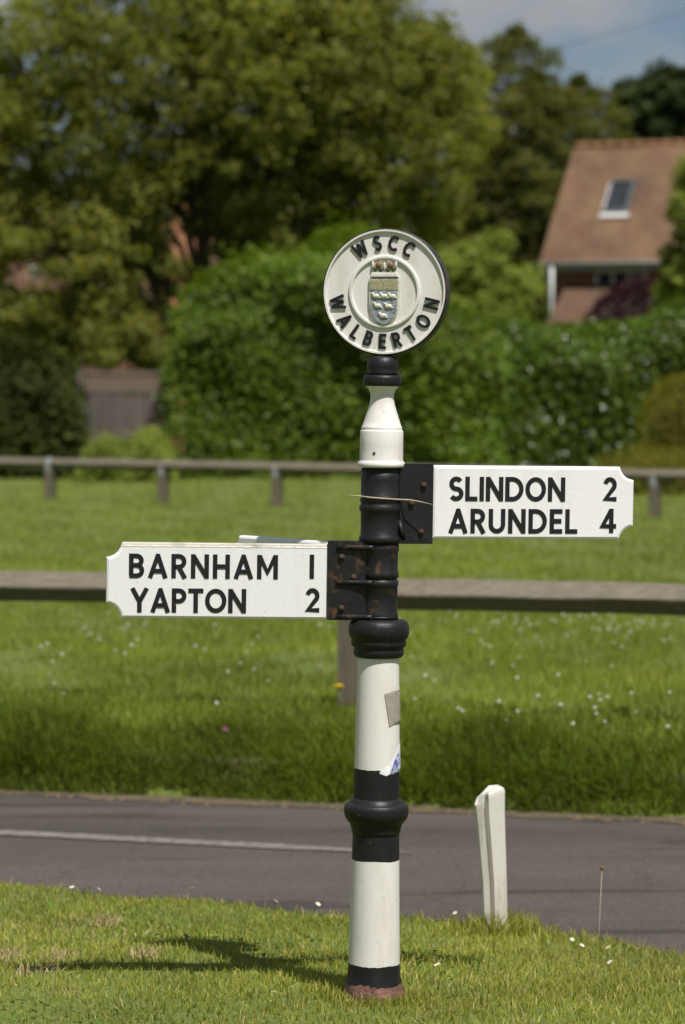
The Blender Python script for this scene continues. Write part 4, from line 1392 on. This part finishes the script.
hedge('laurel_hedge', 58.3, [(168, 330), (180, 296), (203, 276), (244, 262), (282, 246), (330, 238), (375, 246), (410, 278), (440, 305), (475, 316), (505, 335)], 3.4, 40000, 0.13, M_leaf_laurel, 'tall rounded bright laurel hedge behind the round sign', 0.55, seed=1)
hedge('laurel_hedge', 58.5, [(395, 336), (430, 326), (480, 322), (540, 322), (600, 327), (640, 323), (665, 308), (700, 296), (760, 300), (850, 310), (930, 305), (1010, 316)], 2.4, 66000, 0.12, M_leaf_laurel2, 'long clipped dark glossy hedge below the tiled house', 0.20, seed=2)
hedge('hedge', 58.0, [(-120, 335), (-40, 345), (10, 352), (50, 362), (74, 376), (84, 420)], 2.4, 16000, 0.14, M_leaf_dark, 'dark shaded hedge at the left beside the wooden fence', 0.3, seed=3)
hedge('garden_shrub', 50.0, [(640, 470), (646, 425), (654, 396), (668, 380), (690, 373), (712, 378), (728, 396), (736, 430), (742, 470)], 1.6, 16000, 0.055, M_leaf_gold, 'golden clipped dome shrub in front of the hedge end', 0.06, 'shrub', seed=4)
hedge('garden_shrub', 48.6, [(588, 475), (600, 458), (630, 450), (670, 448), (720, 450), (760, 460)], 0.9, 6000, 0.06, M_leaf_gold, 'low yellow green shrub spreading beneath the golden dome shrub', 0.08, 'shrub', seed=5)
hedge('garden_shrub', 80.0, [(588, 325), (598, 300), (615, 284), (640, 276), (662, 280), (675, 300), (680, 325)], 1.8, 9000, 0.13, M_leaf_purple, 'purple leaved shrub below the eaves of the tiled house', 0.2, 'shrub', seed=6)
hedge('garden_shrub', 55.5, [(78, 475), (86, 446), (105, 436), (125, 448), (150, 432), (168, 450), (172, 475)], 0.9, 6000, 0.09, M_leaf_pale, 'light green weedy shrub at the foot of the wooden fence', 0.14, 'shrub', seed=7)

# far wood that closes the view
C = []
for i in range(760):
    px = random.uniform(-700, 1400); Y = random.uniform(136, 156)
    top = 150 + 26 * math.sin(px * 0.02) + 14 * math.sin(px * 0.053 + 1)
    py = lerp(top, 430, random.random() ** 0.8)
    C.append(at(px, py, Y))
p, nr, sz, t = clump_leaves(np.array([tuple(c) for c in C]), RNG.uniform(0.9, 1.9, len(C)), 90, 0.42, 0.8, 0.5)
tag(link('treeline', crown_mesh('treeline', p, nr, sz, t, 0.6), leafy('far_wood_leaf', (0.045, 0.058, 0.014), (0.085, 0.100, 0.024), (0.14, 0.15, 0.04), 0.7, 0.15, 0.4, 0.3)), 'far dark wood closing the view behind the houses', 'woods', kind='stuff')

# ------------------------------------------------------------------ tiled house on the right
def brick_mat(name, c1, c2, mortar, scale):
    m, nt, b = new_mat(name)
    tc = N(nt, 'ShaderNodeTexCoord')
    mp = N(nt, 'ShaderNodeMapping'); mp.inputs['Rotation'].default_value = (R(90), 0, 0)
    nt.links.new(tc.outputs['Object'], mp.inputs['Vector'])
    br = N(nt, 'ShaderNodeTexBrick')
    br.inputs['Color1'].default_value = (*c1, 1); br.inputs['Color2'].default_value = (*c2, 1); br.inputs['Mortar'].default_value = (*mortar, 1)
    br.inputs['Scale'].default_value = scale
    br.inputs['Mortar Size'].default_value = 0.012
    br.inputs['Brick Width'].default_value = 0.45; br.inputs['Row Height'].default_value = 0.15
    nt.links.new(mp.outputs['Vector'], br.inputs['Vector'])
    c = mix(nt, ramp(nt, noise(nt, 1.5, 5), [(0.4, 0.0), (0.75, 0.5)]), br.outputs['Color'], tuple(x * 0.6 for x in c1))
    nt.links.new(c, b.inputs['Base Color'])
    b.inputs['Roughness'].default_value = 0.9
    bump(nt, b, br.outputs['Fac'], -0.3, 0.01)
    return m


def tile_mat(name, c1, c2, lichen):
    """small plain tiles; runs in the roof's own x (along) and slope (v = UV)"""
    m, nt, b = new_mat(name)
    uv = N(nt, 'ShaderNodeUVMap')
    br = N(nt, 'ShaderNodeTexBrick')
    br.inputs['Color1'].default_value = (*c1, 1); br.inputs['Color2'].default_value = (*c2, 1); br.inputs['Mortar'].default_value = (c1[0]*.35, c1[1]*.35, c1[2]*.35, 1)
    br.inputs['Scale'].default_value = 1.0; br.inputs['Mortar Size'].default_value = 0.012
    br.inputs['Brick Width'].default_value = 0.17; br.inputs['Row Height'].default_value = 0.105
    nt.links.new(uv.outputs['UV'], br.inputs['Vector'])
    n1 = N(nt, 'ShaderNodeTexNoise'); n1.inputs['Scale'].default_value = 1.1; n1.inputs['Detail'].default_value = 6
    nt.links.new(uv.outputs['UV'], n1.inputs['Vector'])
    c = mix(nt, ramp(nt, n1.outputs['Fac'], [(0.38, 0.0), (0.64, 0.9)]), br.outputs['Color'], lichen)
    n2 = N(nt, 'ShaderNodeTexNoise'); n2.inputs['Scale'].default_value = 0.45; n2.inputs['Detail'].default_value = 7; n2.inputs['Roughness'].default_value = 0.7
    nt.links.new(uv.outputs['UV'], n2.inputs['Vector'])
    c = mix(nt, 1.0, c, ramp(nt, n2.outputs['Fac'], [(0.3, 0.62), (0.7, 1.35)]), 'MULTIPLY')
    nt.links.new(c, b.inputs['Base Color'])
    b.inputs['Roughness'].default_value = 0.9
    bump(nt, b, br.outputs['Fac'], -0.6, 0.02)
    return m


M_tile = tile_mat('plain_clay_tiles', (0.172, 0.087, 0.046), (0.118, 0.061, 0.036), (0.148, 0.092, 0.046))
M_tile2 = tile_mat('dark_clay_tiles', (0.155, 0.074, 0.040), (0.11, 0.054, 0.032), (0.085, 0.052, 0.03))
M_brick = brick_mat('red_brick', (0.19, 0.080, 0.046), (0.15, 0.065, 0.04), (0.18, 0.15, 0.12), 1.5)
M_orange = brick_mat('orange_brick', (0.52, 0.22, 0.10), (0.44, 0.18, 0.085), (0.34, 0.28, 0.22), 1.5)
M_ridge = plain('ridge_tiles', (0.19, 0.095, 0.042), 0.9, 0, 0.4, 3)
M_gutter = plain('grey_green_gutter', (0.20, 0.22, 0.19), 0.6, 0, 0.15, 4)
M_upvc = plain('white_upvc', (0.55, 0.55, 0.54), 0.4, 0, 0.05, 6, None, 0)
M_lead = plain('flashing_grey', (0.09, 0.095, 0.10), 0.5, 0.2, 0.2, 10)
M_glass, nt, b = new_mat('window_glass')
b.inputs['Base Color'].default_value = (0.02, 0.025, 0.03, 1); b.inputs['Roughness'].default_value = 0.06; b.inputs['Specular IOR Level'].default_value = 0.6
nt.links.new(ramp(nt, noise(nt, 2), [(0.3, (0.016, 0.02, 0.024)), (0.7, (0.03, 0.034, 0.04))]), b.inputs['Base Color'])


def roof_slab(mb_verts_faces, name, mat, parent, uvscale=1.0):
    pass


def slope_panel(name, p00, p10, p11, p01, thick, mat, parent):
    """roof plane p00 (eave left) p10 (eave right) p11 (ridge right) p01 (ridge left), with UVs in metres and slight sag"""
    p00, p10, p11, p01 = map(Vector, (p00, p10, p11, p01))
    nu, nv = 26, 16
    me = bpy.data.meshes.new(name)
    vs = []; fs = []; uvs = []
    nrm = (p10 - p00).cross(p01 - p00).normalized()
    for j in range(nv + 1):
        for i in range(nu + 1):
            u, v = i / nu, j / nv
            p = (p00.lerp(p10, u)).lerp(p01.lerp(p11, u), v)
            p = p + nrm * (0.02 * math.sin(u * 9 + v * 4) - 0.03 * math.sin(u * math.pi) * math.sin(v * math.pi))
            vs.append(p); uvs.append((u * (p10 - p00).length, v * (p01 - p00).length))
    for j in range(nv):
        for i in range(nu):
            a_ = j * (nu + 1) + i
            fs.append((a_, a_ + 1, a_ + nu + 2, a_ + nu + 1))
    n0 = len(vs)
    bord = [i for i in range(nu + 1)] + [(j) * (nu + 1) + nu for j in range(1, nv + 1)] + [nv * (nu + 1) + i for i in range(nu - 1, -1, -1)] + [j * (nu + 1) for j in range(nv - 1, 0, -1)]
    for b_ in bord: vs.append(vs[b_] - nrm * thick); uvs.append(uvs[b_])
    k = len(bord)
    for i in range(k): fs.append((bord[(i + 1) % k], bord[i], n0 + i, n0 + (i + 1) % k))
    fs.append(tuple(n0 + i for i in reversed(range(k))))
    me.from_pydata([tuple(v) for v in vs], [], fs); me.update()
    uvl = me.uv_layers.new(name='UVMap')
    for lp in me.loops: uvl.data[lp.index].uv = uvs[lp.vertex_index]
    return link(name, me, mat, parent)


Yh = 92.0
kh = Yh / F
TH = R(-20)                                            # eave runs toward the camera going right
eL = at(540, 263, Yh)                                   # left end of the eave
hs = empty('tiled_house', (eL.x, Yh, 0), TH); tag(hs, 'brick house with a steep brown tiled roof and one skylight, at the right', 'house')
ez = eL.z
rise = (263 - 136) * kh
run = 44 * kh / math.sin(-TH) * 0.98
HL = 9.5
rf = slope_panel('roof', (0, -0.1, ez), (HL, -0.1, ez), (HL, run, ez + rise), (0, run, ez + rise), 0.10, M_tile, hs)
rb = slope_panel('roof', (HL, 2 * run + 0.1, ez), (0, 2 * run + 0.1, ez), (0, run, ez + rise), (HL, run, ez + rise), 0.10, M_tile, hs)
rb['label'] = 'rear slope of the tiled roof'
mb = MB()
for i in range(21):
    x_ = HL * i / 21
    mb.tube([(x_ + 0.003, run, ez + rise - 0.035), (x_ + HL / 21 - 0.003, run, ez + rise - 0.035 + random.uniform(-.003, .003))], 0.12, 8)
mb.build('ridge', M_ridge, hs)
# walls: box with gables, under the roof
mb = MB()
wl_, wr_, wf, wb = 0.25, HL - 0.25, 0.35, 2 * run - 0.35
mb.add([(wl_, wf, 0), (wr_, wf, 0), (wr_, wb, 0), (wl_, wb, 0), (wl_, wf, ez + .05), (wr_, wf, ez + .05), (wr_, wb, ez + .05), (wl_, wb, ez + .05), (wl_, run, ez + rise - .3), (wr_, run, ez + rise - .3)],
       [(0, 1, 5, 4), (2, 3, 7, 6), (1, 2, 6, 9, 5), (3, 0, 4, 8, 7)])
mb.build('wall', M_brick, hs)
mb = MB(); mb.tube([(-0.02, -0.16, ez - 0.05), (HL + 0.02, -0.16, ez - 0.05)], 0.075, 8); mb.box((0.0, -0.07, ez - 0.26), (HL, -0.03, ez - 0.03)); mb.build('gutter', M_gutter, hs)
mb = MB(); mb.tube([(0.42, -0.17, ez - 0.12), (0.42, -0.17, ez - 1.2), (0.42, -0.17, 0.1)], 0.06, 10)
mb.box((0.02, -0.09, ez - 0.45), (0.12, 0.3, ez - 0.02)); mb.build('downpipe', M_upvc, hs)
# window strip below the eaves
wx0, wx1 = (592 - 541) * kh / math.cos(TH), (641 - 541) * kh / math.cos(TH)
wi = empty('window', (0, 0, 0)); wi.parent = hs
mb = MB()
z0_, z1_ = ez - 1.05, ez - 0.22
mb.box((wx0, wf - 0.05, z0_), (wx1, wf + 0.03, z0_ + 0.08)); mb.box((wx0, wf - 0.05, z1_ - 0.08), (wx1, wf + 0.03, z1_))
for i in range(4):
    x_ = lerp(wx0, wx1 - 0.07, i / 3); mb.box((x_, wf - 0.046, z0_ + 0.08), (x_ + 0.07, wf + 0.026, z1_ - 0.08))
mb.build('frame', M_upvc, wi)
mb = MB(); mb.box((wx0 + .04, wf - 0.02, z0_ + .04), (wx1 - .04, wf - 0.01, z1_ - .04)); mb.build('pane', M_glass, wi)
# skylight on the front slope
sl = math.hypot(run + .1, rise)
ux = Vector((1, 0, 0)); uvv = Vector((0, run + 0.1, rise)).normalized(); un = ux.cross(uvv).normalized()
def sl_pt(u, v, h): return Vector((0, -0.1, ez)) + ux * u + uvv * v + un * h
sk = empty('skylight', (0, 0, 0)); sk.parent = hs
su0 = (606 - 541) * kh / math.cos(TH) - 0.05 - (266 - 213) / 129 * 44 * kh * 0.0
u0 = 1.55; u1 = 2.38; v0 = sl * 0.395; v1 = sl * 0.665
def sbox(mb, ua, ub, va, vb, h0, h1):
    c = [sl_pt(u, v, h) for h in (h0, h1) for (u, v) in ((ua, va), (ub, va), (ub, vb), (ua, vb))]
    mb.add(c, [(0, 3, 2, 1), (4, 5, 6, 7), (0, 1, 5, 4), (1, 2, 6, 5), (2, 3, 7, 6), (3, 0, 4, 7)])
mb = MB(); f_ = 0.10
sbox(mb, u0, u0 + f_, v0 + f_, v1 - f_, -0.05, 0.11); sbox(mb, u1 - f_, u1, v0 + f_, v1 - f_, -0.05, 0.10); sbox(mb, u0, u1, v1 - f_, v1, -0.05, 0.12)
sbox(mb, u0, u1, v0, v0 + f_, -0.05, 0.105); mb.build('frame', M_lead, sk)
mb = MB(); sbox(mb, u0 + .02, u0 + f_ * 0.6, v0 + f_, v1 - f_ * 1.5, 0.114, 0.125); mb.build('casement', M_upvc, sk)
mb = MB(); sbox(mb, u0 + f_, u1 - f_, v0 + f_, v1 - f_, 0.04, 0.07); mb.build('pane', M_glass, sk)
mb = MB(); sbox(mb, u0 - 0.04, u1 + 0.04, v0 - 0.20, v0 - 0.004, 0.02, 0.06); mb.build('apron', M_upvc, sk)
# lean-to with its own tiled roof in front of the wall
slope_panel('lean_to_roof', (0.75, -2.6, ez - 2.4), (HL, -2.6, ez - 2.4), (HL, 0.34, ez - 0.62), (0.75, 0.34, ez - 0.62), 0.1, M_tile2, hs)
mb = MB(); mb.box((0.9, -2.3, 0), (HL - 0.2, 0.3, ez - 2.5)); mb.build('lean_to_wall', M_brick, hs)

# ------------------------------------------------------------------ brick house behind the big tree
Yo = 84.0; ko = Yo / F
oL = at(-80, 300, Yo); oR = at(345, 300, Yo)
oz = at(0, 292, Yo).z
bh = empty('brick_house', (oL.x, Yo, 0)); tag(bh, 'orange red brick house mostly hidden behind the big tree at the left', 'house')
OW = oR.x - oL.x
mb = MB(); mb.add([(0.3, 0.3, 0), (OW - .3, 0.3, 0), (OW - .3, 6.7, 0), (0.3, 6.7, 0), (0.3, 0.3, oz), (OW - .3, 0.3, oz), (OW - .3, 6.7, oz), (0.3, 6.7, oz), (0.3, 3.5, oz + 2.1), (OW - .3, 3.5, oz + 2.1)],
       [(0, 1, 5, 4), (2, 3, 7, 6), (1, 2, 6, 9, 5), (3, 0, 4, 8, 7)]); mb.build('wall', M_brick, bh)
slope_panel('roof', (0, 0, oz), (OW, 0, oz), (OW, 3.5, oz + 2.3), (0, 3.5, oz + 2.3), 0.1, M_tile2, bh)
slope_panel('roof', (OW, 7, oz), (0, 7, oz), (0, 3.5, oz + 2.3), (OW, 3.5, oz + 2.3), 0.1, M_tile2, bh)
def chim(px0, px1, py_top, depth, mat, y_, pot=None, z0=0.0):
    xa_ = at(px0, 300, Yo).x - oL.x; xb_ = at(px1, 300, Yo).x - oL.x
    zt_ = at(px0, py_top, Yo).z
    mb = MB(); mb.box((xa_, y_, z0), (xb_, y_ + depth, zt_ - 0.25)); mb.box((xa_ - .06, y_ - .06, zt_ - 0.25), (xb_ + .06, y_ + depth + .06, zt_ - 0.05)); mb.box((xa_ - .01, y_ - .01, zt_ - .05), (xb_ + .01, y_ + depth + .01, zt_))
    c = mb.build('chimney', mat, bh)
    mb = MB(); mb.lathe([(0.14, zt_), (0.13, zt_ + 0.32), (0.16, zt_ + 0.34), (0.16, zt_ + 0.42), (0.11, zt_ + 0.43)], 14, None, True, (xa_ + xb_) / 2, y_ + depth / 2)
    mb.build('chimney_pot', pot or M_orange, c)
chim(172, 196, 206, 0.6, M_orange, -0.35)
chim(318, 346, 238, 0.7, M_brick, 3.0, M_upvc, oz)
chim(22, 48, 282, 0.7, M_brick, -0.4, M_upvc)
for (pa, pb, ya, yb) in ((-60, -20, 330, 372), (225, 290, 325, 375)):
    xa_, xb_ = at(pa, 300, Yo).x - oL.x, at(pb, 300, Yo).x - oL.x
    za, zb_ = at(0, yb, Yo).z, at(0, ya, Yo).z
    w_ = empty('window', (0, 0, 0)); w_.parent = bh
    mb = MB()
    mb.box((xa_, 0.22, za), (xb_, 0.32, za + .08)); mb.box((xa_, 0.22, zb_ - .08), (xb_, 0.32, zb_))
    for i in range(3):
        x_ = lerp(xa_, xb_ - .07, i / 2); mb.box((x_, 0.224, za + .08), (x_ + .07, 0.316, zb_ - .08))
    mb.build('frame', M_upvc, w_)
    mb = MB(); mb.box((xa_ + .04, 0.25, za + .04), (xb_ - .04, 0.27, zb_ - .04)); mb.build('pane', M_glass, w_)

# ------------------------------------------------------------------ wooden garden fence beside the hedge
Yf = 59.0; kf = Yf / F
fa = at(76, 400, Yf).x; fb = at(166, 400, Yf).x
wf_ = empty('wooden_fence', (fa, Yf, 0)); tag(wf_, 'grey weathered board fence with a pale top, between hedge and dark bushes', 'fence')
FW = fb - fa; fz = at(0, 371, Yf).z
mb = MB(); nb = 15
for i in range(nb):
    x0_ = FW * i / nb
    mb.box((x0_ + 0.006, random.uniform(-.012, .012), 0.1), (x0_ + FW / nb - 0.006, 0.03, fz - 0.42 + random.uniform(-.015, .015)))
mb.build('board_panel', M_board, wf_)
mb = MB()
for i in range(14):
    x0_ = FW * i / 14; mb.box((x0_, 0.0, fz - 0.38), (x0_ + 0.045, 0.02, fz - 0.05))
mb.box((0, -0.02, fz - 0.42), (FW, 0.04, fz - 0.38)); mb.box((0, -0.02, fz - 0.05), (FW, 0.04, fz))
for i in range(4): mb.box((0, 0.021, fz - 0.36 + i * 0.08), (FW, 0.035, fz - 0.33 + i * 0.08))
mb.build('trellis', weathered_wood('pale_trellis', (0.15, 0.132, 0.105), (9, 9, 1)), wf_)
for px, tilt in ((78, 0), (162, R(4))):
    mb = MB(); mb.box((-0.07, -0.07, -0.1), (0.07, 0.07, fz + 0.03)); mb.add([(-.08, -.08, fz + .03), (.08, -.08, fz + .03), (.08, .08, fz + .03), (-.08, .08, fz + .03), (0, 0, fz + .09)], [(0, 1, 4), (1, 2, 4), (2, 3, 4), (3, 0, 4), (0, 3, 2, 1)])
    o = mb.build('post', weathered_wood('pale_post', (0.17, 0.145, 0.12), (14, 14, 1.2)), wf_, (at(px, 400, Yf).x - fa, -0.06, 0))
    o.rotation_euler = (0, tilt, 0)

# overhead wire
wp = [at(470, 72, 80), at(540, 53, 80), at(612, 33, 80), at(685, 11, 80), at(760, -13, 80)]
mb = MB(); mb.tube([(p.x, p.y, p.z) for p in wp], 0.009, 6)
tag(mb.build('overhead_wire', plain('dark_cable', (0.05, 0.05, 0.055), 0.6)), 'thin dark overhead wire crossing the cloudy sky', 'wire')
